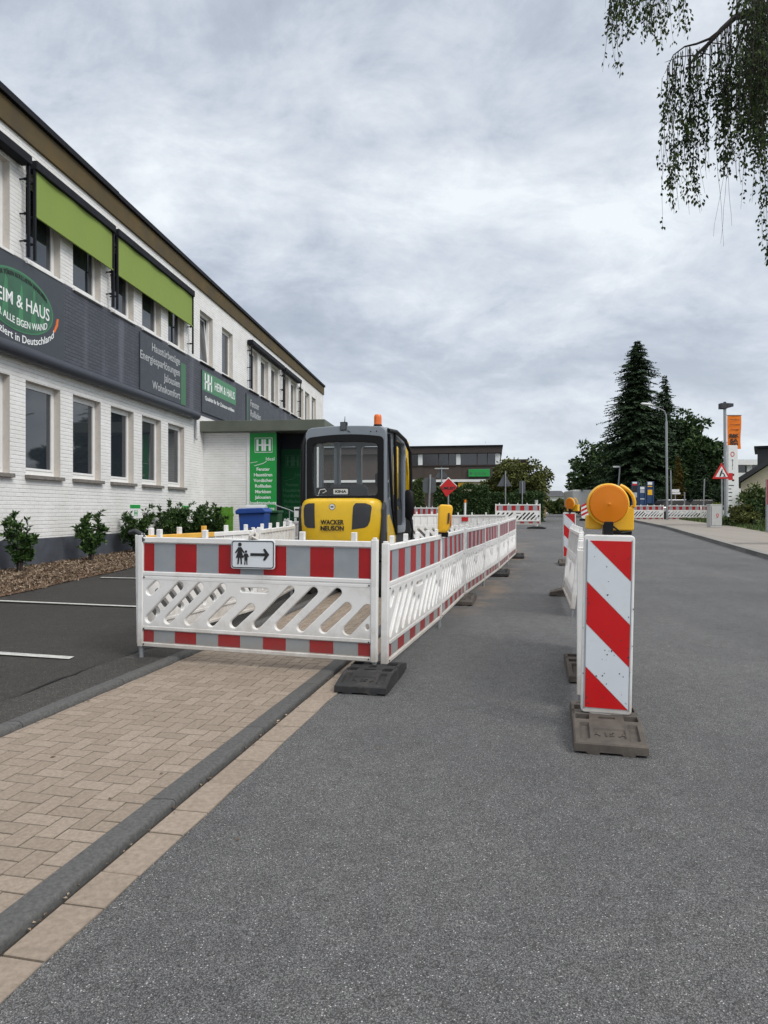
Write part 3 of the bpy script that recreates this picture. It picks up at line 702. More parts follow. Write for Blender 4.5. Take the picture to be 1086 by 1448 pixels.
# ------------------------------------------------------------------ roadworks barrier (local x along, front faces -y)
BL = 2.1
def tx(p): return (p / 5.3) / ((1 - p) / 5.9 + p / 5.3) * BL
def cx_(x): return tx((x - 60) / 845.0)
def slot(p, q, w, n=7):
    dx, dz = q[0] - p[0], q[1] - p[1]; a = math.atan2(dz, dx); out = []
    for c, s in ((q, -90), (p, 90)):
        for i in range(n + 1):
            b = a + R(s + 180 * i / n); out.append((c[0] + w * math.cos(b), c[1] + w * math.sin(b)))
    return out
def build_panel():
    mb = MB(); sl = []; sheet = MB()
    w = .043
    for (xb, zb, xt, zt) in ((100, .57, 122, .625), (98, .335, 205, .625), (165, .335, 277, .625), (238, .335, 357, .625), (318, .335, 392, .515), (398, .335, 458, .47),
                             (478, .335, 597, .625), (558, .335, 680, .625), (637, .335, 765, .625), (717, .335, 800, .515), (802, .335, 873, .505)):
        sl.append(slot((cx_(xb), zb), (cx_(xt), zt), w))
    sl.append(slot((cx_(428), .615), (cx_(512), .615), .026)); sl.append([(cx_(872) + .024 * math.cos(2 * math.pi * i / 14), .365 + .03 * math.sin(2 * math.pi * i / 14)) for i in range(14)])
    vs, fs = curve_mesh([[(.045, .262), (2.055, .262), (2.055, .70), (.045, .70)]] + sl, .013, .008, 2)
    T = XZ(); sheet.add([T @ v for v in vs], fs)
    for z0, z1, d in ((.985, 1.03, .026), (.705, .737, .024), (.67, .698, .0225), (.243, .275, .024), (.10, .132, .026)):
        mb.box(.045, 2.055, -d, d, z0, z1)
    mb.box(.03, 2.07, -.010, .010, .115, .26); mb.box(.03, 2.07, -.010, .010, .70, 1.0)
    for i in range(5): mb.box(.19 + .43 * i - .021, .19 + .43 * i + .021, -.018, .018, 1.03, 1.098)
    # ribs on the back
    for i in range(11): mb.box(.12 + i * .186, .135 + i * .186, .0102, .022, .738, .984)
    return mb, sheet
def make_barrier():
    t = thing('road_barrier', 'barrier', 'barrier')
    pm, sh_ = build_panel(); pm.build('frame', M['barrier'], t, .004, seg=1); sh_.build('slotted_panel', M['barrier'], t)
    for x in (.022, 2.078):
        p = MB(); p.box(x - .024, x + .024, -.028, .028, .095, 1.045); p.box(x - .015, x + .015, -.02, .02, 1.045, 1.06)
        p.build('post', M['barrier'], t, .006)
        f = MB(); f.tube([(x, 0, .0), (x, 0, .12)], .019, 10); f.build('foot', M['galv'], t, smooth=True)
    b = MB()
    for x, z in ((.06, .69), (2.04, .69), (.06, .25), (2.04, .25), (.06, .12), (2.04, .12)): b.tube([(x, -.03, z), (x, -.024, z)], .007, 6)
    b.build('bolts', M['dgrey'], t)
    for nm, z0, z1 in (('upper_sheeting', .742, .978), ('lower_sheeting', .140, .238)):
        s = MB(); xs = [.05] + [.05 + .1 + .2 * i for i in range(10)] + [2.05]
        for i, (a, c) in enumerate(zip(xs, xs[1:])):
            s.box(a + .002, c - .002, -.0135, -.0102, z0, z1, i % 2)
        s.build(nm, [M['red'], M['greysheet']], t)
    return t
BAR0 = make_barrier()
first = [True]
def barrier(p0, p1, label, group, lean=0, fit=True, dz0=0, dz1=0, flip=False):
    """from ground point p0 to p1 (front is on the right-hand side when walking p0 -> p1)"""
    a = Vector((p0[0], p0[1], gz(p0[1]) + dz0)); b = Vector((p1[0], p1[1], gz(p1[1]) + dz1)); d = b - a
    rz = math.atan2(d.y, d.x); ry = -math.atan2(d.z, math.hypot(d.x, d.y)); s = d.length / BL
    if first[0]:
        first[0] = False; o = BAR0
    else: o = dup(BAR0)
    o.location = a; o.rotation_euler = (lean, ry, rz); o.scale = (s, 1, 1) if fit else (1, 1, 1)
    o['label'] = label; o['category'] = 'barrier'; o['group'] = group
    return o
# ------------------------------------------------------------------ rubber foot plate (local y along, x across)
def plate_mesh():
    nx, ny = 48, 104; W, L = .375, .82; mb = MB()
    def h(x, y):
        ay = abs(y); z = .108 if ay < .17 else .108 - (ay - .17) / (.41 - .17) * .05
        ax = abs(x)
        if ay > .17:                                   # sloped ends with recesses
            if .105 < ax < .155 and .19 < ay < .36: z -= .018
            if ax < .085 and .25 < ay < .345: z -= .009
        else:
            if .10 < ax < .165 and .05 < ay < .135: z -= .07
            if ax < .04 and .085 < ay < .115: z -= .06
            if ax < .028 and ay < .03: z -= .04
            if ax > .172 and ay < .05: z -= .012
        if ax > .18 or ay > .405: z -= .006
        return z
    for j in range(ny + 1):
        for i in range(nx + 1):
            x, y = (i / nx - .5) * W, (j / ny - .5) * L; mb.v.append((x, y, h(x, y)))
    n = nx + 1
    for j in range(ny):
        for i in range(nx): mb.f.append((j * n + i, j * n + i + 1, (j + 1) * n + i + 1, (j + 1) * n + i)); mb.m.append(0)
    rim = [i for i in range(n)] + [j * n + nx for j in range(1, ny + 1)] + [ny * n + i for i in range(nx - 1, -1, -1)] + [j * n for j in range(ny - 1, 0, -1)]
    o = len(mb.v); k = len(rim)
    for r_ in rim:
        x, y, z = mb.v[r_]; mb.v.append((x * 1.012, y * 1.006, .012 if (abs(x) < .06 or abs(y) > .3 and abs(x) > .12) else 0))
    for i in range(k): mb.f.append((rim[i], rim[(i + 1) % k], o + (i + 1) % k, o + i)); mb.m.append(0)
    mb.f.append(tuple(o + i for i in range(k))); mb.m.append(0)
    return mb
PL0 = [None, None]
def plate(x, y, rz, label, dusty=False, group='rubber foot plates under the barriers', dz=0):
    i = 1 if dusty else 0
    if PL0[i] is None:
        o = plate_mesh().build('foot_plate', M['rubberd' if dusty else 'rubber'], None)
        t = MB(); sl = math.atan(.05 / .24)
        T = Matrix.Translation((0, -.297, .0748)) @ Matrix.Rotation(sl, 4, 'X')
        text_on(t, 'A 15 A', .062, T, .003, 'CENTER', .001); t.build('embossed_mark', M['rubberd' if dusty else 'rubber'], o)
        PL0[i] = o
    else: o = dup(PL0[i])
    o.location = (x, y, gz(y) + .001 + dz); o.rotation_euler = (0, 0, rz)
    return tag(o, label, 'base plate', group)
RD = -math.atan(.215)                                   # road heading
G1, G2, G3 = 'barriers round the dig', 'barriers on the road side', 'barriers across the far junction'
FR0, FR1 = (-2.10, 5.86), (-.055, 5.29)
b_front = barrier(FR0, FR1, 'nearest red and grey striped barrier facing the camera, carrying the pedestrian arrow sign', G1, dz0=.045, dz1=.03)
rowp = [(-.005, 5.30), (.615, 7.62), (1.125, 9.70), (1.70, 11.66), (2.26, 13.55), (2.81, 15.55), (3.36, 17.5)]
ROWL = ['first striped barrier of the kerb row, its near post beside the pedestrian arrow barrier', 'second striped barrier of the kerb row, just beyond the yellow side lamp', 'third striped barrier of the kerb row, starting at the second foot plate', 'fourth striped barrier of the kerb row, standing behind the tallest post of the row',
        'fifth striped barrier of the kerb row, thin steel foot at its near end', 'last striped barrier of the kerb row, nearest the junction']
for i, (p, q) in enumerate(zip(rowp, rowp[1:])):
    d = Vector((q[0] - p[0], q[1] - p[1])).normalized() * .012
    barrier((p[0] + d.x, p[1] + d.y), (q[0] - d.x, q[1] - d.y), ROWL[i], G1, lean=R((.6, -.4, .8, -.9, .3, 0)[i]))
lrow = [(-2.13, 5.93), (-1.50, 7.98), (-1.35, 10.0), (-1.75, 12.1), (-1.40, 14.2), (-1.0, 16.2), (-.60, 18.0)]
LL = ['barrier with yellow smeared top rail behind the pedestrian arrow barrier, seen from its back', 'grey backed barrier in front of the blue bin', 'grey backed barrier left of the excavator counterweight', 'barrier hidden behind the excavator cab on its left', 'barrier beyond the excavator on the building side', 'last barrier of the building side row behind the excavator']
for i, (p, q) in enumerate(zip(lrow, lrow[1:])):
    o = barrier((q[0], q[1] - .02), (p[0], p[1] + .02), LL[i], G1, dz0=.045, dz1=.045, lean=R((1.0, -1.5, .5, 0, 0, 0)[i]))
    if i == 0:
        s = MB(); s.box(.9, 2.04, -.028, .028, .984, 1.0325); s.box(1.03, 1.075, -.02, .02, 1.03, 1.1); so = s.build('smeared_rail', M['smear'], o, .004); so['label'] = 'yellow smeared top rail'
crow = [(-.55, 18.15), (1.5, 18.75), (3.30, 18.35)]
barrier(crow[1], crow[0], 'white backed barrier closing the far end of the dig on its left', G1, dz0=.05, dz1=.05)
o = barrier(crow[2], crow[1], 'white backed barrier with small red plate closing the far end of the dig', G1, dz0=.05, dz1=.02)
s = MB(); s.box(1.17, 1.37, .024, .032, .86, .97); so = s.build('red_plate', M['signred'], o)
barrier((1.25, 29.6), (2.45, 29.6), 'short red and white barrier far behind the excavator, left of the hedge', G3)
barrier((5.18, 31.8), (7.28, 31.8), 'lone red and white barrier across the far pavement below the olive tree', G3, dz0=.1, dz1=.1)
barrier((16.15, 44.6), (18.25, 44.6), 'red and white barrier left of the tall street lamp post', G3)
barrier((18.6, 44.9), (20.6, 44.4), 'red and white barrier just right of the tall street lamp post', G3)
barrier((20.3, 43.7), (21.6, 43.2), 'red and white barrier behind the grey cabinet', G3)
barrier((22.7, 43.6), (24.6, 43.6), 'red and white barrier right of the white pylon behind shrubs', G3)
barrier((14.1, 47.6), (16.0, 46.2), 'red and white barrier at an angle behind the big amber lamp', G3)
GB = (1.285, 4.45), (1.86, 6.45)
barrier(*GB, 'edge on white barrier right behind the big red and white beacon', G2, lean=R(0))
barrier((2.30, 8.37), (2.72, 10.35), 'leaning edge on white barrier further along the road, between the two beacons', G2, lean=R(6.5))
PG = 'rubber foot plates under the barriers'
plate(-.085, 5.22, RD, 'black rubber foot plate at the front corner under the pedestrian arrow barrier')
plate(1.10, 9.72, RD, 'dusty foot plate with sand beside it under the third kerb row barrier', True)
plate(2.29, 13.55, RD, 'dark foot plate under the fifth kerb row barrier')
plate(3.42, 17.6, RD, 'dark foot plate at the far end of the kerb row')
plate(1.66, 5.5, RD, 'dusty foot plate mostly hidden behind the big beacon', True)
plate(2.95, 10.4, RD + 1.5, 'dusty foot plate under the far end of the leaning barrier', True)
plate(5.7, 31.8, RD + .1, 'dark foot plate under the left of the lone far barrier', dz=.01); plate(7.1, 31.8, RD + 1.4, 'dark foot plate lying flat under the right end of the lone far barrier')
# ------------------------------------------------------------------ beacons
def make_beacon():
    t = thing('beacon_board', 'beacon', 'beacon')
    b = MB(); b.prism(rrect(-.142, .142, .15, 1.195, .022), lambda a, z, d: (a, d, z), .0, .055); b.prism([(-.10, .152), (.10, .152), (.03, .10), (-.03, .10)], lambda a, z, d: (a, d, z), .003, .05)
    b.build('body', M['barrier'], t, .006)
    z0, z1, x0, x1 = .182, 1.162, -.120, .122; s = MB(); sl = 1.0
    def band(c0, c1, mi):
        f0 = lambda p: (p[1] + sl * (p[0] - x0)) - c0; f1 = lambda p: c1 - (p[1] + sl * (p[0] - x0))
        q = clip([(x0, z0), (x1, z0), (x1, z1), (x0, z1)], f0); q = clip(q, f1) if q else q
        if q and len(q) > 2: s.prism(q, lambda a, z, d: (a, d, z), -.0035, -.0005, mi)
    for k in range(-1, 8):
        c = .172 + k * .25
        band(c + .002, c + .248, 0 if k % 2 == 0 else 1)
    s.build('striped_sheeting', [M['bred'], M['bwhite']], t)
    e = MB()
    for q in ((x0 - .008, x0 - .001), (x1 + .001, x1 + .006)): e.box(q[0], q[1], -.004, .0, z0 - .006, z1 + .006)
    e.build('sheeting_edge', M['greysheet'], t)
    c = MB(); random.seed(11)
    for _ in range(46):
        x, z = random.uniform(-.14, .14), random.choice([random.uniform(.2, 1.15), random.uniform(.2, .55)]); r = random.uniform(.0012, .0042)
        n = 6; c.prism([(x + r * (1 + random.uniform(-.4, .7)) * math.cos(i), z + r * random.uniform(.8, 2) * math.sin(i)) for i in range(n)], lambda a, q, d: (a, d, q), -.0042, -.003)
    c.build('scuffs', M['dgrey'], t)
    f = MB(); f.box(-.02, .02, .01, .045, .03, .15); f.build('foot', M['galv'], t)
    return t
bc = make_beacon(); bc.location = (1.296, 4.0, -.038); bc.rotation_euler = (R(1.5), R(1.0), -R(13)); tag(bc, 'big near beacon board with bright red and white diagonal stripes and scuffed white frame', None, 'beacon boards')
bc2 = dup(bc, (4.285, 15.8, gz(15.8)), -R(20), 'small far beacon board beyond the leaning barrier', 'beacon boards', rx=0, ry=0)
bc['category'] = bc2['category'] = 'beacon'
plate(1.30, 4.02, -R(13.5), 'dusty grey foot plate carrying the big near beacon board', True); plate(4.22, 15.75, RD, 'foot plate carrying the small far beacon board', True)
# warning lamps (lens faces -y, origin at the clamp foot)
def make_lamp():
    t = thing('warning_lamp', 'lamp', 'warning lamp')
    T = basis((0, 0, .165), (1, 0, 0), (0, 0, 1), (0, -1, 0))
    l = MB(); prof = [(.118 - .0, .0), (.117, .018)]
    for i in range(14):
        r = .112 - i * .008; prof += [(r, .026 + .012 * (i / 14) + (.0010 if i % 2 else 0))]
    prof.append((.002, .042)); l.lathe(prof, T, 40); l.build('lens', M['amber'], t, smooth=True)
    r = MB(); r.lathe([(.123, -.028), (.127, -.02), (.127, .012), (.1185, .018), (.1165, .012)], T, 40, cap=False); r.build('lens_rim', M['yelp'], t, smooth=True)
    bk = MB(); T2 = basis((0, .028, .165), (1, 0, 0), (0, 0, 1), (0, 1, 0)); bk.lathe([(.122, .0), (.119, .02), (.10, .034), (.002, .038)], T2, 40); bk.build('rear_lens', M['amber'], t, smooth=True)
    h = MB(); h.prism(rrect(.03, .175, .005, .15, .015), lambda a, z, d: (a, d, z), .06, .16); h.prism(rrect(-.115, -.02, .01, .10, .012), lambda a, z, d: (a, d, z), .05, .12); h.build('battery_case', M['yelp'], t, .008)
    k = MB(); k.box(.04, .165, .065, .155, -.02, .005); k.build('case_base', M['black'], t, .006)
    c = MB(); c.box(-.026, .03, -.03, .03, -.025, .062); c.box(-.012, .016, -.012, .03, -.06, -.02); c.build('clamp', M['black'], t, .006)
    g = MB(); pts = [(.165, .09, .15)] + [(.02 + .155 * math.cos(R(a)), .06, .17 + .125 * math.sin(R(a))) for a in range(-5, 75, 10)]; g.tube(pts, .011, 8); g.build('handle', M['yelp'], t, smooth=True)
    w = MB(); w.tube([(.035, .0, .03), (.09, .03, -.008), (.15, .06, .0)], .006, 6); w.build('cable', M['black'], t)
    return t
la = make_lamp(); la.location = (1.315, 4.02, 1.177); la.scale = (.95, .95, .97); la.rotation_euler = (0, R(1), -R(6)); tag(la, 'large round amber warning lamp on top of the big near beacon board', None, 'amber warning lamps')
lb = dup(la, (4.30, 15.8, gz(15.8) + 1.215), -R(45), 'small orange warning lamp on top of the far beacon board', 'amber warning lamps', ry=0); lb.scale = (.95, .95, 1.1)
lc = thing('warning_lamp', 'yellow warning lamp seen side on, fixed to the kerb row of barriers', 'warning lamp', (.655, 7.60, 1.06), -R(8), 'amber warning lamps', ry=R(5))
h = MB(); h.prism([(-.055, .0), (.045, .0), (.07, .05), (.085, .27), (.07, .31), (-.05, .305), (-.07, .27)], lambda a, z, d: (a, d, z), -.11, .11); h.build('housing', M['yelp'], lc, .022, True, 3)
h = MB(); h.box(.045, .062, -.117, -.109, .10, .22); h.build('slot', M['dgrey'], lc)
h = MB(); T = basis((.07, 0, .17), (0, 1, .0), (-.1, 0, 1), (1, 0, .1)); h.lathe([(.115, 0), (.118, .004), (.10, .009), (.002, .012)], T, 28); h.build('lens', M['amber'], lc, smooth=True)
h = MB(); h.box(-.05, .06, -.05, .05, -.05, .004); h.build('clamp', M['black'], lc, .008)
# pedestrian sign hung on the front barrier
fd = Vector((FR1[0] - FR0[0], FR1[1] - FR0[1])).normalized(); frz = math.atan2(fd.y, fd.x)
def fr(s, z, out): return Vector((FR0[0] + fd.x * s + fd.y * out, FR0[1] + fd.y * s - fd.x * out, z + .04))
ps = thing('pedestrian_sign', 'small white sign with woman and child and black arrow, hung on the nearest barrier', 'sign', fr(1.09, .905, .045), frz + R(1), rx=R(-1))
p = MB(); p.prism(rrect(-.205, .205, -.125, .125, .025), lambda a, z, d: (a, d, z), 0, .012); p.build('plate', M['bwhite'], ps, .003)
vs, fs = curve_mesh([rrect(-.197, .197, -.117, .117, .022), rrect(-.190, .190, -.110, .110, .018)], .0005); p = MB(); p.add([XZ(-.002) @ v for v in vs], fs); p.build('border', M['letdark'], ps)
p = MB(); Fn = lambda a, z, d: (a, d, z)
def blob(pts): p.prism(pts, Fn, -.0035, -.0005)
blob([(-.02, -.012), (.115, -.012), (.098, -.045), (.115, -.052), (.155, 0), (.115, .052), (.098, .045), (.115, .012), (-.02, .012)])
def person_mark(cx, cz, s, woman):
    blob([(cx + .017 * s * math.cos(i * .6283), cz + .085 * s + .017 * s * math.sin(i * .6283)) for i in range(10)])
    if woman:
        blob([(cx - .014 * s, cz + .062 * s), (cx + .014 * s, cz + .062 * s), (cx + .045 * s, cz + .015 * s), (cx + .036 * s, cz + .01 * s), (cx + .016 * s, cz + .03 * s), (cx + .037 * s, cz - .03 * s), (cx - .037 * s, cz - .03 * s), (cx - .016 * s, cz + .03 * s), (cx - .038 * s, cz + .008 * s), (cx - .045 * s, cz + .015 * s)])
    else:
        blob([(cx - .02 * s, cz + .062 * s), (cx + .02 * s, cz + .062 * s), (cx + .042 * s, cz + .02 * s), (cx + .03 * s, cz + .012 * s), (cx + .022 * s, cz + .03 * s), (cx + .022 * s, cz - .03 * s), (cx - .022 * s, cz - .03 * s), (cx - .022 * s, cz + .03 * s), (cx - .034 * s, cz + .012 * s), (cx - .042 * s, cz + .02 * s)])
    for q in (-1, 1): blob([(cx + q * .004 * s, cz - .03 * s), (cx + q * .018 * s, cz - .03 * s), (cx + q * .022 * s, cz - .085 * s), (cx + q * .01 * s, cz - .085 * s)])
ps.scale = (.94, 1, .94)
person_mark(-.12, .0, 1.0, True); person_mark(-.062, -.032, .66, False); p.build('pictogram', M['letdark'], ps)
p = MB(); p.tube([(-.03, .02, .115), (-.025, .01, .16), (.0, .03, .19), (.025, .04, .165), (.02, .02, .13)], .02, 8); p.tube([(-.05, .02, .12), (0, .0, .15), (.05, .02, .12)], .012, 6); p.build('tape_knot', M['barrier'], ps, smooth=True)
for i, (x, y, z) in enumerate(((-1.55, 7.92, 1.03),)):
    q = MB(); q.tube([(x - .02, y - .10, z + .03), (x, y, z + .05), (x + .02, y + .06, z + .03), (x + .05, y + .16, z - .03)], .018, 6); tag(q.build('rubber_strap', M['black'], None, smooth=True), 'black rubber strap tying two grey backed barriers together near the blue bin', 'strap')
q = MB(); c0 = fr(.0, 1.05, .0); q.tube([c0 + Vector((-.09, .03, .02)), c0 + Vector((-.03, .0, .035)), c0 + Vector((.03, -.01, .0)), c0 + Vector((.06, -.03, -.05))], .022, 8); tag(q.build('rubber_strap', M['dgrey'], None, smooth=True), 'dark rubber strap over the left corner post of the nearest barrier', 'strap')
# ------------------------------------------------------------------ mini excavator (rear faces the camera, local y forward)
E = thing('mini_excavator', 'yellow and grey compact excavator parked behind the nearest barrier, seen from the rear', 'excavator', (-.695, 10.1, .02), -math.atan(.215))
EW = .635
def cw(u, z):                                  # counterweight surface, u in -1..1
    lv = [(.60, .80), (.66, .88), (.80, .95), (1.0, .985), (1.2, 1.0), (1.32, .99), (1.39, .965), (1.43, .93), (1.455, .86), (1.465, .78)]
    for (a, sa), (b, sb) in zip(lv, lv[1:]):
        if z <= b: s = sa + (sb - sa) * max(0, (z - a)) / (b - a); break
    else: s = lv[-1][1]
    a = u * math.pi / 2; ss, cc = math.sin(a), math.cos(a)
    x = EW * s * math.copysign(abs(ss) ** .62, ss); y = .42 - .42 * (.55 + .45 * s) * abs(cc) ** .42
    return Vector((x, y + (1 - s) * .25, z))
m = MB(); nu = 48; zs = [.60, .63, .66, .72, .8, .9, 1.0, 1.1, 1.2, 1.27, 1.32, 1.36, 1.39, 1.415, 1.43, 1.445, 1.455, 1.465]
for z in zs:
    for i in range(nu + 1): m.v.append(tuple(cw(-1 + 2 * i / nu, z)))
n = nu + 1
for j in range(len(zs) - 1):
    for i in range(nu): m.f.append((j * n + i, j * n + i + 1, (j + 1) * n + i + 1, (j + 1) * n + i)); m.m.append(0)
m.f.append(tuple((len(zs) - 1) * n + i for i in range(n))); m.m.append(0); m.f.append(tuple(range(n))[::-1]); m.m.append(0)
m.build('counterweight', M['yel'], E, smooth=True)
def patch(name, outline, off, material, parent=E, nx=14):       # conforming patch: outline in (x,z), convex
    pb = MB()
    def solve(x, z):
        lo, hi = -1, 1
        for _ in range(30):
            mid = (lo + hi) / 2
            if cw(mid, z).x < x: lo = mid
            else: hi = mid
        p = cw(lo, z); return Vector((p.x, p.y - off, p.z))
    zs_ = [q[1] for q in outline]; z0, z1 = min(zs_), max(zs_); ny = 14; rows = []
    for j in range(ny + 1):
        z = z0 + (z1 - z0) * (j + .001) / (ny + .002); xs_ = []
        for a, b in zip(outline, outline[1:] + outline[:1]):
            if (a[1] - z) * (b[1] - z) <= 0 and a[1] != b[1]: xs_.append(a[0] + (b[0] - a[0]) * (z - a[1]) / (b[1] - a[1]))
        if len(xs_) < 2: continue
        rows.append([solve(min(xs_) + (max(xs_) - min(xs_)) * i / nx, z) for i in range(nx + 1)])
    for rr in rows: pb.v += [tuple(q) for q in rr]
    k = nx + 1
    for j in range(len(rows) - 1):
        for i in range(nx): pb.f.append((j * k + i, j * k + i + 1, (j + 1) * k + i + 1, (j + 1) * k + i)); pb.m.append(0)
    return pb.build(name, material, parent, smooth=True)
patch('vent_panel', [(-.545, 1.30), (-.52, 1.375), (-.46, 1.39), (-.355, 1.39), (-.345, 1.02), (-.47, 1.02), (-.53, 1.06)], .006, M['dgrey'])
patch('vent_panel', [(.515, 1.33), (.49, 1.37), (.42, 1.39), (.28, 1.39), (.245, 1.35), (.225, 1.0), (.36, 1.01), (.45, 1.04), (.49, 1.12)], .006, M['dgrey'])
t = MB(); wp = lambda v: (v.x, v.y, v.z)
yy = cw(-.05, 1.05).y
for z, s, w in ((1.105, 'WACKER', .355), (1.015, 'NEUSON', .355)): text_on(t, s, .098, basis((-.075, yy - .004, z), (1, 0, 0), (0, 0, 1), (0, -1, 0)), .010, 'CENTER', .0012, fit=w)
t.build('maker_lettering', M['letdark'], E)
t = MB(); T = basis((-.075, cw(-.05, 1.345).y - .001, 1.335), (1, 0, 0), (0, 0, 1), (0, -1, 0)); t.lathe([(.048, -.01), (.048, .006), (.04, .007)], T, 24); e = t.build('badge', M['letdark'], E)
t = MB(); t.lathe([(.041, -.01), (.041, .009)], T, 24); e2 = t.build('badge_disc', M['rwhite'], e); t = MB()
text_on(t, 'w', .05, T @ Matrix.Translation((0, .004, .0095)), .001, 'CENTER', .002); t.box(-.032, .032, -.006, .0, .009, .0105, 0, T); t.build('badge_mark', M['letdark'], e)
# upper body deck and side covers
d = MB(); d.box(-.60, .62, .35, 2.0, .60, 1.30); d.box(-.60, .66, .30, 2.0, .52, .62); d.build('deck', M['dgrey'], E, .02)
for sgn in (-1, 1):
    w = MB(); sx = .615 * sgn
    w.prism([(.16, .62), (.20, 1.30), (.34, 1.44), (.50, 1.44), (1.15, .95), (1.15, .62)], lambda a, z, dd: (sx + dd * sgn, a, z), 0, .055); w.build('side_frame', M['dgrey'], E, .015)
    w = MB(); w.prism([(.42, .66), (.42, 1.20), (.55, 1.22), (1.05, .90), (1.05, .66)], lambda a, z, dd: (sx + dd * sgn, a, z), .05, .068); w.build('side_cover', M['yel'], E, .01)
tr_ = MB(); tr_.lathe([(.42, .42), (.42, .54)], Matrix.Translation((0, 1.0, 0)), 28); tr_.box(-.5, .5, .3, 1.7, .2, .42); tr_.build('undercarriage', M['track'], E)
for sgn in (-1, 1):
    k = MB(); pts = [(1.0 + .82 + .24 * math.cos(R(a)), .25 + .24 * math.sin(R(a))) for a in range(-90, 91, 15)] + [(1.0 - .82 - .24 * math.cos(R(a)), .25 + .24 * math.sin(R(a))) for a in range(90, -91, -15)]
    k.prism(pts, lambda a, z, dd: (sgn * (.42 + dd), a, z), 0, .30)
    per = 40
    for i in range(per):
        t_ = i / per * len(pts); i0 = int(t_) % len(pts); 
        q0, q1 = pts[i0], pts[(i0 + 1) % len(pts)]; f_ = t_ - int(t_); cy, cz = q0[0] + (q1[0] - q0[0]) * f_, q0[1] + (q1[1] - q0[1]) * f_
        k.box(sgn * .40 if sgn > 0 else -.74, .74 if sgn > 0 else sgn * .40, cy - .02, cy + .02, cz - .02, cz + .02)
    k.build('track', M['track'], E)
bl = MB(); bl.box(-.75, .75, 2.35, 2.42, .05, .40); bl.box(-.5, -.4, 1.6, 2.36, .2, .3); bl.box(.4, .5, 1.6, 2.36, .2, .3); bl.build('dozer_blade', M['yel'], E, .01)
# cab
CX0, CX1, CY0, CY1, CZ0, CZ1 = -.585, .665, .36, 1.95, 1.40, 2.56
cxm = (CX0 + CX1) / 2
def arched(x0, x1, z0, z1, rise, r, n=10):
    base = rrect(x0, x1, z0, z1 - rise, r, 6); out = []
    for (a, z) in base:
        if z > (z0 + z1) / 2: z += rise * (1 - ((a - (x0 + x1) / 2) / ((x1 - x0) / 2)) ** 2)
        out.append((a, z))
    mid = []
    k = [i for i, (a, z) in enumerate(out) if z > (z0 + z1) / 2]
    for i, p_ in enumerate(out):
        mid.append(p_)
        if i == 0: pass
    # extra points along the top edge for the arch
    top = [(x1 - r + (x0 - x1 + 2 * r) * j / 12) for j in range(1, 12)]
    res = []
    for i, p_ in enumerate(out):
        res.append(p_)
        if i == 6:
            for a in top: res.append((a, (z1 - rise) + rise * (1 - ((a - (x0 + x1) / 2) / ((x1 - x0) / 2)) ** 2)))
    return res
def frame(name, outer, hole_list, y, th, material, par=E, mapT=None, bev=.012):
    vs, fs = curve_mesh([outer] + hole_list, th / 2 - bev, bev, 2); k = MB(); T = mapT or XZ(y); k.add([T @ v for v in vs], fs); return k.build(name, material, par, smooth=True)
frame('cab_rear_frame', arched(CX0, CX1, CZ0 - .1, CZ1, .03, .10), [arched(CX0 + .04, CX1 - .05, CZ0, CZ1 - .135, .045, .06)], CY0, .10, M['cab'])
frame('rear_window_seal', arched(CX0 + .018, CX1 - .030, CZ0 - .02, CZ1 - .125, .045, .06), [arched(CX0 + .095, CX1 - .115, CZ0 + .10, CZ1 - .225, .03, .07)], CY0 - .045, .03, M['black'], bev=.006)
h_ = MB()
for q in (.44, .53): h_.tube([(q, CY0 - .056, 2.475), (q, CY0 - .04, 2.475)], .010, 10)
h_.build('fixing_bolts', M['black'], E)
g = MB(); g.quad((CX0 + .08, CY0 - .012, CZ0 + .08), (CX1 - .10, CY0 - .012, CZ0 + .08), (CX1 - .10, CY0 - .012, CZ1 - .18), (CX0 + .08, CY0 - .012, CZ1 - .18)); g.build('rear_window', M['cglass'], E)
frame('cab_front_frame', rrect(CX0 + .02, CX1 - .02, .9, CZ1 - .03, .08), [rrect(CX0 + .08, CX0 + .40, .98, CZ1 - .14, .05), rrect(CX0 + .47, CX1 - .10, 1.45, CZ1 - .14, .07), rrect(CX0 + .47, CX1 - .10, .98, 1.38, .05)], CY1, .07, M['cab'])
YZ = lambda x: basis((x, 0, 0), (0, 1, 0), (0, 0, 1), (1, 0, 0))
for x, nm in ((CX1 - .02, 'cab_right_frame'), (CX0 + .02, 'cab_left_frame')):
    frame(nm, rrect(CY0 + .02, CY1 + .02, .92, CZ1 - .02, .09), [rrect(CY0 + .10, CY0 + .42, 1.45, CZ1 - .12, .05), rrect(CY0 + .52, CY1 - .07, 1.02, CZ1 - .12, .07)] if x > 0 else [rrect(CY0 + .10, CY0 + .62, 1.45, CZ1 - .12, .05), rrect(CY0 + .72, CY1 - .07, 1.02, CZ1 - .12, .07)], 0, .055, M['cab'], mapT=YZ(x))
gg = MB(); gg.quad((CX1 - .022, CY0 + .08, 1.43), (CX1 - .022, CY1 - .05, 1.43), (CX1 - .022, CY1 - .05, CZ1 - .10), (CX1 - .022, CY0 + .08, CZ1 - .10)); gg.build('side_window', M['cglass'], E)
gg = MB(); gg.quad((CX0 + .022, CY0 + .08, 1.43), (CX0 + .022, CY1 - .05, 1.43), (CX0 + .022, CY1 - .05, CZ1 - .10), (CX0 + .022, CY0 + .08, CZ1 - .10)); gg.build('side_window', M['cglass'], E)
r_ = MB(); r_.prism([(CY0 - .03, CZ1 - .07), (CY0 + .0, CZ1 - .01), (CY0 + .12, CZ1 + .012), (CY1 - .2, CZ1 + .012), (CY1 + .04, CZ1 - .03), (CY1 + .04, CZ1 - .07)], lambda a, z, dd: (dd, a, z), CX0 + .07, CX1 - .07); r_.build('cab_roof', M['cab'], E, .03, True, 3)
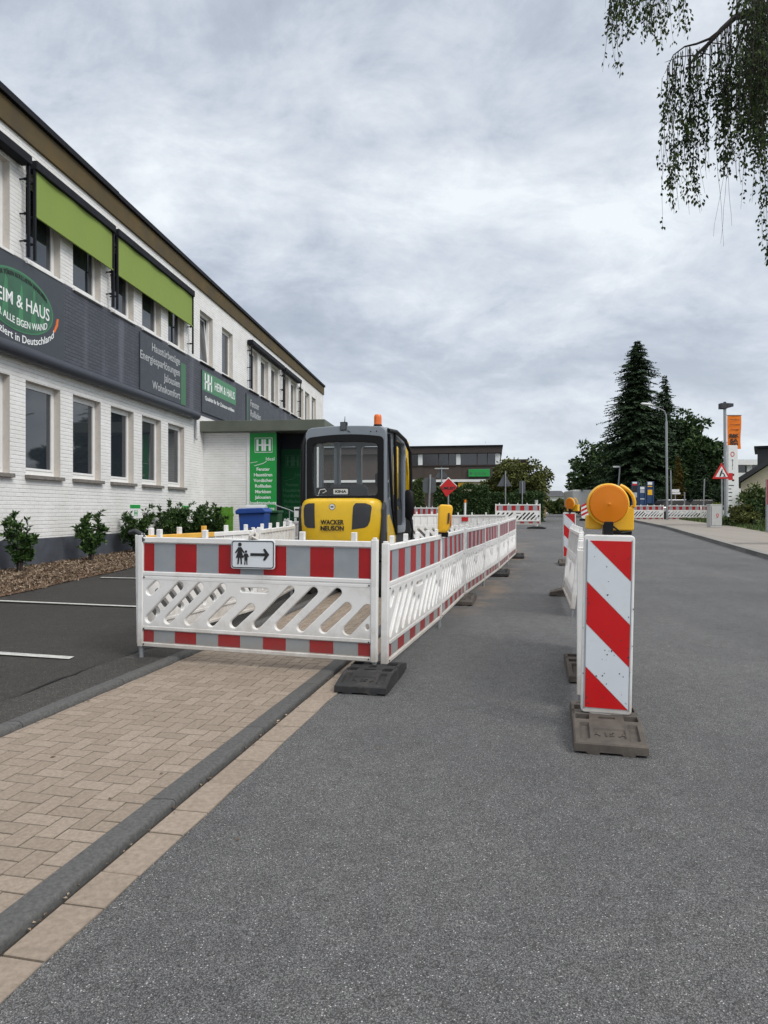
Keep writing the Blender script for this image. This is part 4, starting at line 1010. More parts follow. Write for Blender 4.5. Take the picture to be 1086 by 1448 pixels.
se = MB(); se.prism(rrect(-.42, .20, 1.30, 1.70, .09), lambda a, z, dd: (a + .05, dd, z), .82, .98); se.build('seat_back', M['seat'], E, .04, True, 3)
se = MB(); se.box(-.2, .28, .9, 1.4, 1.1, 1.25); se.build('seat', M['seat'], E, .05)
sk = MB(); sk.prism(rrect(-.43, .10, 1.515, 1.635, .015), lambda a, z, dd: (a, dd, z), CY0 + .0, CY0 + .006); sko = sk.build('sticker', M['black'], E)
sk = MB(); sk.prism(rrect(-.16, .07, 1.53, 1.61, .012), lambda a, z, dd: (a, dd, z), CY0 - .004, CY0 - .001); sk.tube([(-.40, CY0 - .003, 1.53), (-.375, CY0 - .003, 1.60), (-.30, CY0 - .003, 1.61), (-.27, CY0 - .003, 1.58), (-.33, CY0 - .003, 1.55)], .008, 5); sk.build('sticker_field', M['rwhite'], sko)
sk = MB(); text_on(sk, 'KINA', .052, basis((-.045, CY0 - .0045, 1.57), (1, 0, 0), (0, 0, 1), (0, -1, 0)), .001, 'CENTER', .003, fit=.18); sk.build('sticker_lettering', M['letdark'], sko)
cn_ = MB(); cn_.tube([(.44, 1.2, 1.3), (.44, 1.15, 1.68)], .03, 8); cn_.lathe([(.02, 1.66), (.04, 1.70), (.04, 1.80), (.015, 1.84)], Matrix.Translation((.44, 1.15, 0)), 10); cn_.build('control_lever', M['black'], E, smooth=True)
rc = MB(); rc.prism(rrect(.44, .60, 1.66, 1.86, .03), lambda a, z, dd: (a, dd, z), .60, .63); rc.tube([(.55, .62, 1.86), (.60, .66, 2.1)], .015, 6); rc.build('cab_monitor', M['black'], E)
rc = MB(); rc.tube([(-.25, 1.7, 1.2), (-.22, 1.62, 1.75)], .018, 6); rc.tube([(.05, 1.7, 1.2), (.05, 1.62, 1.72)], .018, 6); rc.lathe([(.02, 1.56), (.04, 1.60), (.04, 1.70), (.015, 1.74)], Matrix.Translation((-.48, 1.15, 0)), 10); rc.tube([(-.48, 1.2, 1.2), (-.48, 1.15, 1.6)], .03, 8); rc.build('travel_levers', M['black'], E)
rc = MB(); rc.box(.10, .56, 1.55, 1.75, 1.3, 1.55); rc.build('dashboard', M['dgrey'], E, .03)
# roof beacon, work light, aerial
bx = .48
be = MB(); be.lathe([(.07, 2.545), (.07, 2.575), (.062, 2.60)], Matrix.Translation((bx, .62, .015)), 20); beo = be.build('beacon_base', M['black'], E, smooth=True)
be = MB(); be.lathe([(.060, 2.60), (.060, 2.70), (.056, 2.735), (.045, 2.755), (.002, 2.765)], Matrix.Translation((bx, .62, .015)), 20); be.build('beacon_lens', M['ambero'], beo, smooth=True)
be = MB(); be.box(.012 - .05, .012 + .05, .30, .38, 2.50, 2.63); be.tube([(.02, .34, 2.45), (.02, .34, 2.51)], .02, 8); be.tube([(.04, .33, 2.50), (.09, .30, 2.49), (.12, .31, 2.47)], .006, 5); be.build('work_light', M['black'], E, .012)
be = MB(); be.box(-.03, .055, .295, .299, 2.51, 2.62); be.build('work_light_glass', M['winblack'], E)
be = MB(); be.tube([(-.13, .9, 2.55), (-.13, .9, 2.72), (-.125, .9, 2.80)], [.012, .008, .004], 6); be.build('aerial', M['black'], E)
# black open door on the left, guard and mirror on the right
dr_ = MB(); dr_.tube([(CX0 - .045, .30, .75), (CX0 - .05, .28, 1.5), (CX0 - .04, .30, 2.30), (CX0 - .01, .36, 2.44)], .035, 8); dr_.tube([(CX0 - .10, .75, .8), (CX0 - .11, .75, 2.25), (CX0 - .02, .72, 2.45)], .03, 8); dr_.tube([(CX0 - .05, .29, 2.2), (CX0 - .11, .74, 2.2)], .02, 8); dr_.tube([(CX0 - .05, .29, 1.95), (CX0 - .11, .74, 1.95)], .02, 8); dr_.box(CX0 - .10, CX0 - .03, .3, .76, .62, 1.35); dr_.build('open_door', M['black'], E, smooth=True)
dg_ = MB(); dg_.tube([(CX1 + .02, .42, 2.50), (CX1 + .05, .9, 2.53), (CX1 + .07, 1.6, 2.46), (CX1 + .08, 1.98, 2.30), (CX1 + .085, 2.05, 1.9), (CX1 + .08, 2.05, 1.1)], .032, 8); dg_.tube([(CX1 + .03, .44, 2.45), (CX1 + .045, .48, 1.9), (CX1 + .04, .62, 1.35), (CX1 + .03, .95, .95)], .022, 8); dg_.tube([(CX1 + .04, .85, 2.50), (CX1 + .045, .90, 1.2), (CX1 + .03, 1.0, .9)], .026, 8); dg_.build('side_guard', M['black'], E, smooth=True)
mi = MB(); mi.lathe([(.02, -.30), (.09, -.22), (.11, 0), (.09, .17), (.03, .22)], basis((CX1 + .06, 1.95, 1.42), (1, 0, 0), (0, .5, 0), (0, 0, 1)), 12); mi.tube([(CX1 + .08, 1.95, 1.2), (CX1 + .13, 1.95, .95), (CX1 + .10, 1.95, .7)], .02, 6); mi.build('mirror_cover', M['black'], E, smooth=True)
# boom, stick, bucket
bm_ = MB()
def arm(pts, w0, w1, x, th):
    pts = [Vector((p[0], p[1])) for p in pts]; k = len(pts); L, Rr = [], []
    for i, p in enumerate(pts):
        dd = (pts[min(i + 1, k - 1)] - pts[max(i - 1, 0)]).normalized(); nn = Vector((-dd.y, dd.x)); w = w0 + (w1 - w0) * i / (k - 1)
        L.append(p + nn * w); Rr.append(p - nn * w)
    bm_.prism([(q.x, q.y) for q in L] + [(q.x, q.y) for q in reversed(Rr)], lambda a, z, dd: (dd, a, z), x - th / 2, x + th / 2)
arm([(2.05, .75), (2.2, 1.3), (2.45, 1.9), (2.8, 2.35), (3.2, 2.5)], .14, .11, .42, .2); bm_.build('boom', M['yel'], E, .012)
bm_ = MB(); arm([(3.05, 2.55), (3.35, 2.0), (3.6, 1.1)], .12, .08, .42, .16); bm_.build('dipper', M['yel'], E, .012)
bm_ = MB(); bm_.prism([(3.45, 1.15), (3.75, 1.1), (3.85, .7), (3.65, .4), (3.3, .35), (3.35, .6), (3.5, .75)], lambda a, z, dd: (dd, a, z), .0, .5); bm_.build('bucket', M['dgrey'], E, .01)
bm_ = MB(); bm_.tube([(.42, 2.1, 1.0), (.42, 2.55, 1.55), (.42, 2.75, 2.15)], .05, 10); bm_.tube([(.55, 2.0, 1.1), (.57, 2.3, 1.8), (.55, 2.6, 2.3)], .018, 6); bm_.build('boom_ram', M['galv'], E, smooth=True)

# hi-vis vest hanging behind the right rear cab window
v = MB(); nx, nz = 8, 14
for j in range(nz + 1):
    for i in range(nx + 1):
        a, b = i / nx, j / nz; v.v.append((.50 + .02 * math.sin(a * 9 + b * 2), .62 + .20 * a * (.55 + .45 * b), 2.22 - .80 * b + .03 * math.sin(a * 6)))
for j in range(nz):
    for i in range(nx): v.f.append((j * (nx + 1) + i, j * (nx + 1) + i + 1, (j + 1) * (nx + 1) + i + 1, (j + 1) * (nx + 1) + i)); v.m.append(0)
vo = v.build('safety_vest', M['lf_lime'], None, smooth=True); vo.location = E.location; vo.rotation_euler = E.rotation_euler; tag(vo, 'yellow green safety vest hanging inside the right side of the excavator cab', 'vest')
# ------------------------------------------------------------------ vegetation
def leaf(mb, p, d, L, W, up=None):
    d = d.normalized(); s = d.cross(up or Vector((random.gauss(0, 1), random.gauss(0, 1), random.gauss(0, 1)))); s = s.normalized() if s.length > 1e-5 else d.orthogonal().normalized()
    n = s.cross(d) * (L * .12)
    o = len(mb.v); mb.v += [tuple(p), tuple(p + d * L * .45 + s * W + n), tuple(p + d * L), tuple(p + d * L * .45 - s * W + n)]; mb.f.append((o, o + 1, o + 2, o + 3)); mb.m.append(0)
def rv(): return Vector((random.gauss(0, 1), random.gauss(0, 1), random.gauss(0, 1))).normalized()
def broadleaf(name, label, cat, pos, height, rx, ry, material, nclump=60, per=70, leafs=.3, base=.25, group=None, seed=1, trunk_r=.15):
    random.seed(seed); t = thing(name, label, cat, pos, 0, group); tk = MB()
    tk.tube([(0, 0, -.1), (.05, 0, height * base), (.1, .05, height * .6), (.05, 0, height * .85)], [trunk_r, trunk_r * .8, trunk_r * .45, trunk_r * .1], 8)
    cr = MB(); zc = height * (1 + base) / 2; rz = height * (1 - base) / 2
    for c in range(nclump):
        while True:
            q = Vector((random.uniform(-1, 1), random.uniform(-1, 1), random.uniform(-1, 1)))
            if .35 < q.length < 1.0: break
        if q.z < -.4 and random.random() < .4: continue
        wob = 1 + .18 * math.sin(3 * math.atan2(q.y, q.x) + seed) + .1 * math.sin(5 * q.z + seed * 2)
        ctr = Vector((q.x * rx * wob, q.y * ry * wob, zc + q.z * rz)); cr_ = random.uniform(.16, .30) * (rx + ry + rz) / 3
        if c % 5 == 0: tk.tube([(.03, 0, height * random.uniform(base * .8, .6)), tuple(ctr * .5 + Vector((0, 0, zc * .45))), tuple(ctr)], [trunk_r * .4, trunk_r * .25, trunk_r * .08], 5)
        for _ in range(per):
            v = rv(); v.z = abs(v.z) * .9 if random.random() < .6 else v.z * .6
            p = ctr + v * cr_ * random.uniform(.55, 1.15) * Vector((1, 1, .75)).length / 1.6
            leaf(cr, p, (v + rv() * .8 + Vector((0, 0, -.25))), leafs * random.uniform(.6, 1.3), leafs * .3)
    tk.build('trunk', M['bark'], t, smooth=True); cr.build('crown', material, t); return t
def conifer(name, label, pos, height, r, material, seed=1, dens=1.0, spray=.6, group=None, top_thin=True, narrow=.0):
    random.seed(seed); t = thing(name, label, 'tree', pos, 0, group); tk = MB(); tk.tube([(0, 0, -.1), (0, 0, height * .5), (.05, 0, height * .985)], [height * .018, height * .010, height * .002], 8); cr = MB()
    z = height * .05
    while z < height * .985:
        f = z / height; rr = r * ((1 - f) ** .62) * random.choice((.8, .95, 1.05, 1.2)) * min(1, .25 + (1 - f) / .09) + .05; k = int((9 + 8 * (1 - f)) * dens)
        if f < .16: rr *= .75 + f * 1.5
        for b in range(k):
            a = random.uniform(0, 6.283); L = rr * random.uniform(.6, 1.15); dv = Vector((math.cos(a), math.sin(a), 0)); side = Vector((-dv.y, dv.x, 0)); up0 = random.uniform(.05, .3) - .15 * (1 - f); p0 = Vector((0, 0, z + random.uniform(-.15, .15)))
            sp = spray * (.35 + .65 * (1 - f)); ns = max(3, int(L / (sp * .36)))
            for s in range(ns):
                q = (s + .7) / ns; p = p0 + dv * L * q + Vector((0, 0, L * (up0 * q - .42 * q * q + .12 * q ** 4)))
                w = sp * (.5 + .6 * (1 - q)) * random.uniform(.7, 1.2)
                for sg in (-1, 1, 0):
                    d = dv * .55 + side * sg * .8 + Vector((0, 0, random.uniform(-.6, -.05)))
                    leaf(cr, p, d + rv() * .25, w * (1.1 if sg else .9), w * .27, up=Vector((0, 0, 1)) + rv() * .5)
        z += height * random.uniform(.018, .034) * (1.15 - .45 * f)
    tk.build('trunk', M['bark'], t, smooth=True); cr.build('crown', material, t); return t
TG = 'dark trees behind the junction'
conifer('conifer_tree', 'tallest dark conifer, a ragged pointed spruce behind the junction', onground(901, 62), (722 - 477) * 62 / F + .55, 4.4, M['lf_con'], 5, 2.5, .7, TG)
conifer('conifer_tree', 'thinner see through conifer top just right of the tallest spruce', onground(940, 66), (722 - 530) * 66 / F + .55, 2.6, M['lf_con'], 9, .9, .8, TG)
def dtree(px, Y, top, wpx, label, m='lf_dark', seed=1, base=.1, ncl=60, per=70, lf=.42):
    return broadleaf('broadleaf_tree', label, 'tree', onground(px, Y), (722 - top) * Y / F + .55, wpx * Y / F, wpx * Y / F, M[m], ncl, per, lf, base, TG, seed)
dtree(838, 74, 626, 27, 'round dark tree at the left foot of the tallest spruce', seed=3); dtree(868, 70, 634, 24, 'dark tree filling in under the left side of the tallest spruce', seed=4)
dtree(930, 72, 590, 30, 'dark tree behind the street lamp post', seed=6, ncl=80); dtree(972, 68, 583, 26, 'tall dark leafy tree right of the street lamp post', seed=8, ncl=80)
dtree(998, 60, 612, 24, 'dark rounded tree left of the orange banner', 'lf_dark', 12, ncl=80); dtree(905, 68, 655, 34, 'low dark bushy tree behind the blue board stands', seed=13)
dtree(952, 60, 655, 24, 'low dark tree behind the golden cypress', seed=14); dtree(818, 90, 665, 16, 'small dark tree behind the grey box trailer', seed=15, ncl=30)
dtree(1012, 62, 650, 16, 'low dark tree beside the warning triangle', seed=16, ncl=40)
g_ = conifer('cypress_tree', 'small golden yellow cypress in front of the dark trees', onground(959, 56), (722 - 645) * 56 / F + .6, .62, M['lf_gold'], 21, 1.5, .4)
g_ = conifer('cypress_tree', 'dark green columnar cypress right of the golden one', onground(991, 55), (722 - 640) * 55 / F + .6, 1.0, M['lf_con'], 22, 1.5, .45)
broadleaf('broadleaf_tree', 'olive green round tree at the corner of the brown building', 'tree', onground(738, 46), (722 - 652) * 46 / F + .65, 1.9, 1.9, M['lf_olive'], 90, 130, .22, .08, None, 31)
broadleaf('broadleaf_tree', 'small olive tree leaning left beside the green sign of the brown building', 'tree', onground(703, 47), (722 - 668) * 47 / F + .65, 1.3, 1.3, M['lf_olive'], 50, 120, .2, .1, None, 32)
def hedge(label, x0, x1, Y, top, depth, material, seed, n=5200, name='hedge', lf=.13):
    random.seed(seed); a, b = xat(x0, Y), xat(x1, Y); h = zat(top, Y) - gz(Y); t = thing(name, label, 'hedge', ((a + b) / 2, Y, gz(Y))); w = (b - a) / 2; cr = MB(); co = MB()
    co.box(-w * .94, w * .94, -depth * .4, depth * .4, 0, h * .9); co.build('stems', M['lf_con'], t)
    for _ in range(n):
        f = random.random(); x = random.uniform(-w, w); bul = .12 * math.sin(x * 2.3) + .08 * math.sin(x * 5.1)
        if f < .55: p = Vector((x, -depth / 2 + bul - random.uniform(-.05, .12), random.uniform(0, h)))
        elif f < .85: p = Vector((x, random.uniform(-depth / 2, depth / 2), h + bul + random.uniform(-.15, .08)))
        else: p = Vector((random.choice((-w, w)) + random.uniform(-.1, .1), random.uniform(-depth / 2, depth / 2), random.uniform(0, h)))
        leaf(cr, p, rv() + Vector((0, -.4, .4)), lf * random.uniform(.7, 1.4), lf * .35)
    cr.build('foliage', material, t); return t
hedge('clipped dark green hedge in front of the brown building', 616, 688, 42, 690, 1.6, M['lf_dark'], 41, 7000)
hedge('looser dark green hedge under the olive green tree', 686, 764, 44, 698, 1.6, M['lf_dark'], 42, 6000)
hedge('dark hedge along the far side behind the junction barriers', 858, 1022, 57, 692, 1.5, M['lf_con'], 43, 7000, lf=.2)
broadleaf('broadleaf_tree', 'small round green tree in front of the white house at the road end', 'tree', onground(781, 96), zat(710, 96) - gz(96), .9, 1.0, M['lf_mid'], 30, 60, .5, .1, None, 44)
broadleaf('broadleaf_tree', 'second small green tree right of the round one at the road end', 'tree', onground(792, 98), zat(709, 98) - gz(98), .6, .8, M['lf_olive'], 30, 60, .5, .1, None, 46)
hedge('low green bush behind the excavator arm', 575, 598, 44, 683, 1.4, M['lf_mid'], 45, 2000)
random.seed(50); fw = MB()
for _ in range(5200):
    x = random.uniform(-60, 160); y = random.uniform(150, 185); p = Vector((x, y, .8 + random.random() ** .6 * (4.2 + 1.6 * math.sin(x * .11) + 1.0 * math.sin(x * .37))))
    leaf(fw, p, rv(), random.uniform(1.2, 2.4), .8)
tag(fw.build('distant_wood', M['lf_dark']), kind='stuff')
# shrubs along the wall
def shrub(px, Y, top, label, r=.33, dx=0, leaves=900, seed=1, stems=5, lf=.105, X=None):
    random.seed(seed); p = Vector((X if X is not None else xat(px, Y), Y, gz(Y) + .06)); h = zat(top, Y) - p.z; t = thing('laurel_shrub', label, 'shrub', p, 0, 'shrubs along the white wall'); st_, fo = MB(), MB()
    tips = []
    for s in range(stems):
        a = 6.283 * s / stems + random.uniform(-.4, .4); q = Vector((math.cos(a), math.sin(a), 0)); R_ = r * random.uniform(.5, 1.0); hh = h * random.uniform(.72, 1.0)
        pts = [Vector((0, 0, -.08)) + q * .03, q * R_ * .35 + Vector((0, 0, hh * .35)), q * R_ * .8 + Vector((0, 0, hh * .7)), q * R_ * .9 + Vector((0, 0, hh))]; st_.tube(pts, [.014, .011, .007, .003], 5); tips.append(pts)
        for b in range(6):
            f = random.uniform(.25, .95); i = min(2, int(f * 3)); c = pts[i].lerp(pts[i + 1], f * 3 - i); e = c + (q * random.uniform(.2, .9) + rv() * .7 + Vector((0, 0, .5))).normalized() * r * random.uniform(.4, .8); st_.tube([c, e], [.006, .002], 4); tips.append([c, c.lerp(e, .5), e, e])
    for _ in range(leaves):
        pts = random.choice(tips); f = random.uniform(.22 if len(tips) and pts[0].z < 0 else 0, 1); i = min(2, int(f * 3)); c = pts[i].lerp(pts[i + 1], f * 3 - i)
        if c.z < h * .2: continue
        leaf(fo, c + rv() * .02, rv() + Vector((c.x, c.y, 0)) * 1.5 + Vector((0, 0, .55)), lf * random.uniform(.7, 1.35), lf * .24)
    st_.build('stem', M['bark'], t); fo.build('foliage', M['lf_shrub'], t); return t
shrub(28, 12.9, 726, 'leafy laurel shrub nearest the left edge, in bark mulch', .21, leaves=1400, seed=61, stems=7)
shrub(129, 15.3, 729, 'leafy laurel shrub with forked stems, second along the wall', .27, leaves=1500, seed=62, stems=7)
shrub(192, 17.6, 720, 'darker spiky shrub in front of the left parking plate', .40, leaves=1900, seed=63, stems=9)
for i, (px, Y, tp, r) in enumerate(((240, 20.3, 722, .5), (268, 20.6, 717, .55), (296, 20.9, 719, .5))):
    shrub(px, Y, tp, ('spiky shrub at the left end of the bush row by the porch', 'dense bush in front of the right parking plate', 'dense bush next to the lime green boards')[i], r, leaves=2400, seed=64 + i, stems=11)
# right side planting
def bush(px, Y, top, r, label, m='lf_mid', seed=1, n=26, lf=.14, name='shrub'): return broadleaf(name, label, 'shrub', onground(px, Y, .1), zat(top, Y) - gz(Y) - .1, r, r, M[m], n, 50, lf, .02, 'shrubs on the right verge', seed, .04)
bush(1042, 33, 712, .35, 'slim upright shrub at the foot of the white pylon', 'lf_olive', 71); bush(1052, 32, 716, .55, 'reddish green low shrub right of the slim upright one', 'lf_olive', 72); bush(1063, 32.5, 708, .45, 'dark pointed shrub nearest the right edge planting', 'lf_dark', 73)
bush(1046, 33.5, 736, 1.2, 'low spreading ground shrub behind the grey cabinet', 'lf_mid', 74, 20); bush(1075, 34, 735, .9, 'low spreading shrub near the right picture edge', 'lf_mid', 75, 20)
bush(1060, 40, 690, 1.0, 'feathery pale green small tree in front of the cream house', 'lf_mid', 76, 40, .22); bush(1080, 42, 692, .8, 'leafy green bush against the cream gable', 'lf_dark', 77, 40, .22)
bush(1016, 47, 712, .55, 'lime green clipped bush behind the grey cabinet', 'lf_lime', 78, 30, .14)

# weeping birch, trunk on the right pavement outside the frame
random.seed(90); BT = thing('birch_tree', 'weeping birch with thin hanging leafy twigs reaching in from the top right', 'tree', (8.9, 8.4, gz(8.4) + .1))
O = Vector((8.9, 8.4, gz(8.4) + .1)); tk = MB(); tk.tube([(0, 0, -.1), (-.1, 0, 2.5), (-.3, -.1, 5.5), (-.5, -.1, 8.5), (-.5, -.1, 12)], [.24, .2, .16, .1, .02], 12)
tk.build('trunk', M['birchbark'], BT, smooth=True)
lb_, tw, fo = MB(), MB(), MB()
def L(px, py, Y): return Vector((xat(px, Y), Y, zat(py, Y))) - O
lims = [[Vector((-.35, -.1, 6.2)), L(1380, -120, 8.0), L(1200, -60, 7.6), L(1086, 10, 7.4), L(1040, 24, 7.3), L(1020, 42, 7.25), L(1002, 62, 7.2), L(984, 78, 7.2), L(972, 98, 7.15)],
        [L(1060, 15, 7.35), L(1046, 55, 7.3), L(1034, 92, 7.25), L(1026, 125, 7.2)], [L(1002, 62, 7.2), L(993, 78, 7.2), L(976, 88, 7.2), L(968, 110, 7.2)], [L(1020, 42, 7.25), L(1003, 55, 7.2), L(985, 62, 7.15), L(968, 66, 7.2), L(952, 78, 7.15), L(940, 104, 7.15)],
        [Vector((-.45, -.1, 7.6)), L(1350, -420, 7.6), L(1080, -260, 7.2), L(930, -130, 7.0), L(880, -60, 6.9)], [Vector((-.4, -.1, 6.8)), L(1400, -260, 8.2), L(1200, -160, 8.2), L(1090, -60, 8.0), L(1040, 10, 7.9)],
        [Vector((-.4, -.1, 8.0)), Vector((1.2, -1.2, 9.3)), Vector((2.4, -2.2, 8.6))], [Vector((-.4, -.1, 7.2)), Vector((.8, 1.8, 8.6)), Vector((1.4, 3.4, 8.0))], [Vector((-.4, 0, 9)), Vector((-1.8, 1.5, 10)), Vector((-2.8, 2.8, 9.2))], [Vector((-.4, 0, 8.4)), Vector((-1.5, -1.8, 9.6)), Vector((-2.4, -3.2, 8.8))]]
for i, l in enumerate(lims): k = len(l); r0 = .055 if i in (0, 4, 5, 6, 7, 8, 9) else .016; lb_.tube(l, [r0 * (1 - .82 * j / (k - 1)) for j in range(k)], 6)
for a, b, c in ((984, 78, 940), (1000, 60, 1040), (1030, 100, 1000), (1040, 24, 1075), (990, 75, 1015)): lb_.tube([L(a, b, 7.2), L((a + c) / 2, b + 2, 7.2), L(c, b + random.uniform(5, 30), 7.15)], [.007, .005, .002], 4)
def interp(tab, x):
    for (a, va), (b, vb) in zip(tab, tab[1:]):
        if a <= x <= b: return va + (vb - va) * (x - a) / (b - a)
    return tab[-1][1]
BOT = [(860, 95), (866, 112), (874, 105), (880, 55), (900, 75), (905, 40), (920, 55), (930, 78), (936, 60), (937, 320), (944, 345), (953, 345), (956, 230), (962, 215), (970, 250), (975, 322), (983, 300), (990, 225), (997, 120), (1004, 190), (1008, 250), (1022, 262), (1030, 240), (1050, 240), (1062, 245), (1072, 215), (1078, 170), (1080, 360), (1090, 380), (1140, 240), (1200, 300), (1500, 260)]
def TOP(x):
    if x < 936 or (x < 965 and random.random() < .3): return random.uniform(-150, 10)
    if x < 965: return random.uniform(85, 180)
    if x < 1002: return random.uniform(70, 170)
    if x < 1038: return random.uniform(70, 150)
    return random.uniform(-120, 90)
def strand(p0, length, dens, drift, bare=0, top=0):
    n = max(3, int(length / .12)); pts = [p0.copy()]; ph, fq = random.uniform(0, 6.28), random.uniform(5, 11); d = Vector((random.gauss(0, drift), random.gauss(0, drift), -1))
    for i in range(n): d += Vector((random.gauss(0, .05), random.gauss(0, .05), -.16)); d.normalize(); pts.append(pts[-1] + d * length / n)
    tw.tube(pts, [.0035 - .0022 * i / n for i in range(n + 1)], 3, cap=False)
    m = int(length * dens)
    for _ in range(m):
        f = top + (1 - top) * random.random() ** .9 * (1 - bare)
        if random.random() > .5 + .5 * math.sin(f * length * fq + ph): continue
        i = min(n - 1, int(f * n)); p = pts[i].lerp(pts[i + 1], f * n - i)
        off = rv() * random.uniform(.005, .055); off.z *= .5
        leaf(fo, p + off, Vector((off.x * 8, off.y * 8, -.9)) + rv() * .6, random.uniform(.028, .056), random.uniform(.010, .019))
LIMY = [(936, 108), (945, 92), (955, 76), (968, 66), (985, 70), (1002, 62), (1020, 42), (1026, 38), (1040, 24)]
def frame_strand(x, y0, y1, dens=46, bare=0):
    Y = random.uniform(6.7, 7.9); top = 0
    if 936 < x < 1002 and y0 < 20: y1 = random.uniform(20, 70)
    elif 936 < x < 1038:                                 # these hang from the visible bough
        Y = random.uniform(7.0, 7.3); yl = interp(LIMY, x) + random.uniform(-3, 6); top = random.choice((.05, .4, .7)) * max(0, (y0 - yl) / max(1, y1 - yl)); y0 = yl
    p = L(x, y0, Y); strand(p, (y1 - y0) * Y / F, dens, .03, bare, top)
for (xa, xb, n) in ((862, 876, 12), (878, 934, 56), (937, 955, 14), (956, 975, 11), (970, 992, 15), (992, 1004, 4), (1004, 1034, 26), (1038, 1086, 75), (1056, 1086, 50), (934, 965, 12), (1081, 1090, 5), (1086, 1200, 60), (1200, 1500, 60)):
    for _ in range(n):
        x = random.uniform(xa, xb); y1 = interp(BOT, x); y0 = TOP(x); y1 = y0 + (y1 - y0) * random.choice([1, .97, .9, .8, .7, .6, .5]) if y1 > y0 + 30 else y1
        if y1 > y0 + 15: frame_strand(x, y0, y1, random.uniform(36, 78))
for x, y0, y1 in ((1020, 190, 352), (1024, 200, 340), (1027, 210, 335), (1034, 230, 265), (1045, 230, 262), (1022, 200, 330)): frame_strand(x, y0, y1, 10, .55)
for l in lims[4:]:
    for _ in range(26 if l is not lims[4] else 10):
        f = random.uniform(.35, 1); i = min(len(l) - 2, int(f * (len(l) - 1))); p = l[i].lerp(l[i + 1], f * (len(l) - 1) - i) + rv() * .5
        w = p + O
        if w.y < .5 or (w.x / w.y * F + 543 < 1060 and w.x > 0) or w.x / w.y * F + 543 < 1095 and l in lims[4:6]: continue
        strand(p, random.uniform(1, 2.6), 40, .12)
lb_.build('limb', M['twig'], BT, smooth=True); tw.build('twigs', M['twig'], BT); fo.build('foliage', M['lf_birch'], BT)
# ------------------------------------------------------------------ far buildings
def boxbuilding(name, label, loc, rz): return thing(name, label, 'building', loc, rz)
# brown flat-roofed building, local x along facade, -y faces camera
Yb = 62.0; bx0, bx1 = xat(540, Yb + 2), xat(708, Yb)
BB = boxbuilding('brown_building', 'brown clad two storey flat roofed building with dark ribbon windows behind the hedge', (bx1, Yb, gz(Yb)), -R(9))
g0 = gz(Yb)
def zb(py): return zat(py, Yb) - g0
Lb = 26.0
m = MB(); m.box(-Lb, 0, 0, 14, zb(677), zb(641)); m.box(-Lb, -.02, .6, 14, 0, zb(677)); m.build('wall', M['brown'], BB)
m = MB(); m.box(-Lb - .1, .12, -.35, 14.1, zb(640.5), zb(631.5)); m.build('fascia', M['brownd'], BB); m = MB(); m.box(-Lb - .2, .2, -.45, 14.2, zb(631.3), zb(629.6)); m.build('roof_edge', M['anthra'], BB)
m = MB(); m.box(-Lb, .02, -.06, -.004, zb(681), zb(677.5)); m.build('white_trim', M['rwhite'], BB)
u = lambda px: (px - 708) / F * Yb
for a, b in ((540, 590.5), (597.5, 645), (652, 700)):
    m = MB(); m.box(u(a), u(b), -.05, -.004, zb(656.8), zb(641)); w = m.build('window', M['winblack'], BB)
    m = MB()
    for q in ((a + b) / 2 - 1, a + (b - a) * .78): m.box(u(q) - .04, u(q) + .04, -.08, -.051, zb(656.6), zb(641.2))
    m.box(u(a), u(b), -.10, -.051, zb(658.2), zb(656.9)); m.build('window_frame', M['brownd'], w)
for a, b in ((590.8, 597.2), (645.3, 651.6), (700.3, 707.4)):
    m = MB(); m.box(u(a), u(b), -.12, -.003, zb(656.8), zb(641.2)); m.build('white_panel', M['rwhite'], BB, .02)
m = MB()
for i in range(1, 15): m.box(-i * 1.75 - .012, -i * 1.75 + .012, -.012, -.001, zb(674), zb(659))
m.build('cladding_joint', M['brownd'], BB)
m = MB(); m.box(u(662.5), u(693), -.16, -.02, zb(674.3), zb(663)); so = m.build('sign_box', M['sgreen3'], BB, .03); m = MB(); m.box(u(663.3), u(692.2), -.18, -.161, zb(673.5), zb(663.9)); m.build('sign_face', M['sgreen'], so)
m = MB(); text_on(m, 'Apotheke', .55, basis((u(679), -.182, zb(669)), (1, 0, 0), (0, 0, 1), (0, -1, 0)), .004, fit=1.15); m.lathe([(.14, 0), (.14, .01)], basis((u(666.5), -.181, zb(669)), (1, 0, 0), (0, 0, 1), (0, -1, 0)), 12); m.build('lettering', M['sgreend'], so)
m = MB(); m.box(-2.0, -1.0, 3, 4, zb(629), zb(625)); m.tube([(-1.4, 3.4, zb(626)), (-1.4, 3.4, zb(619))], .03, 5); m.build('roof_vent', M['rwhite'], BB)
m = MB(); m.box(u(652), u(700), .2, .55, 0, zb(681.5)); m.build('ground_floor_front', M['cream'], BB); m = MB(); m.box(u(648), u(666), .15, .19, zb(689), zb(682)); m.build('yellow_band', M['yelp'], BB)
m = MB(); m.box(.25, 2.6, 5, 15, 0, zb(646)); m.box(.2, 2.7, 4.9, 15.1, zb(646), zb(644)); m.build('side_wing', M['brown'], BB)
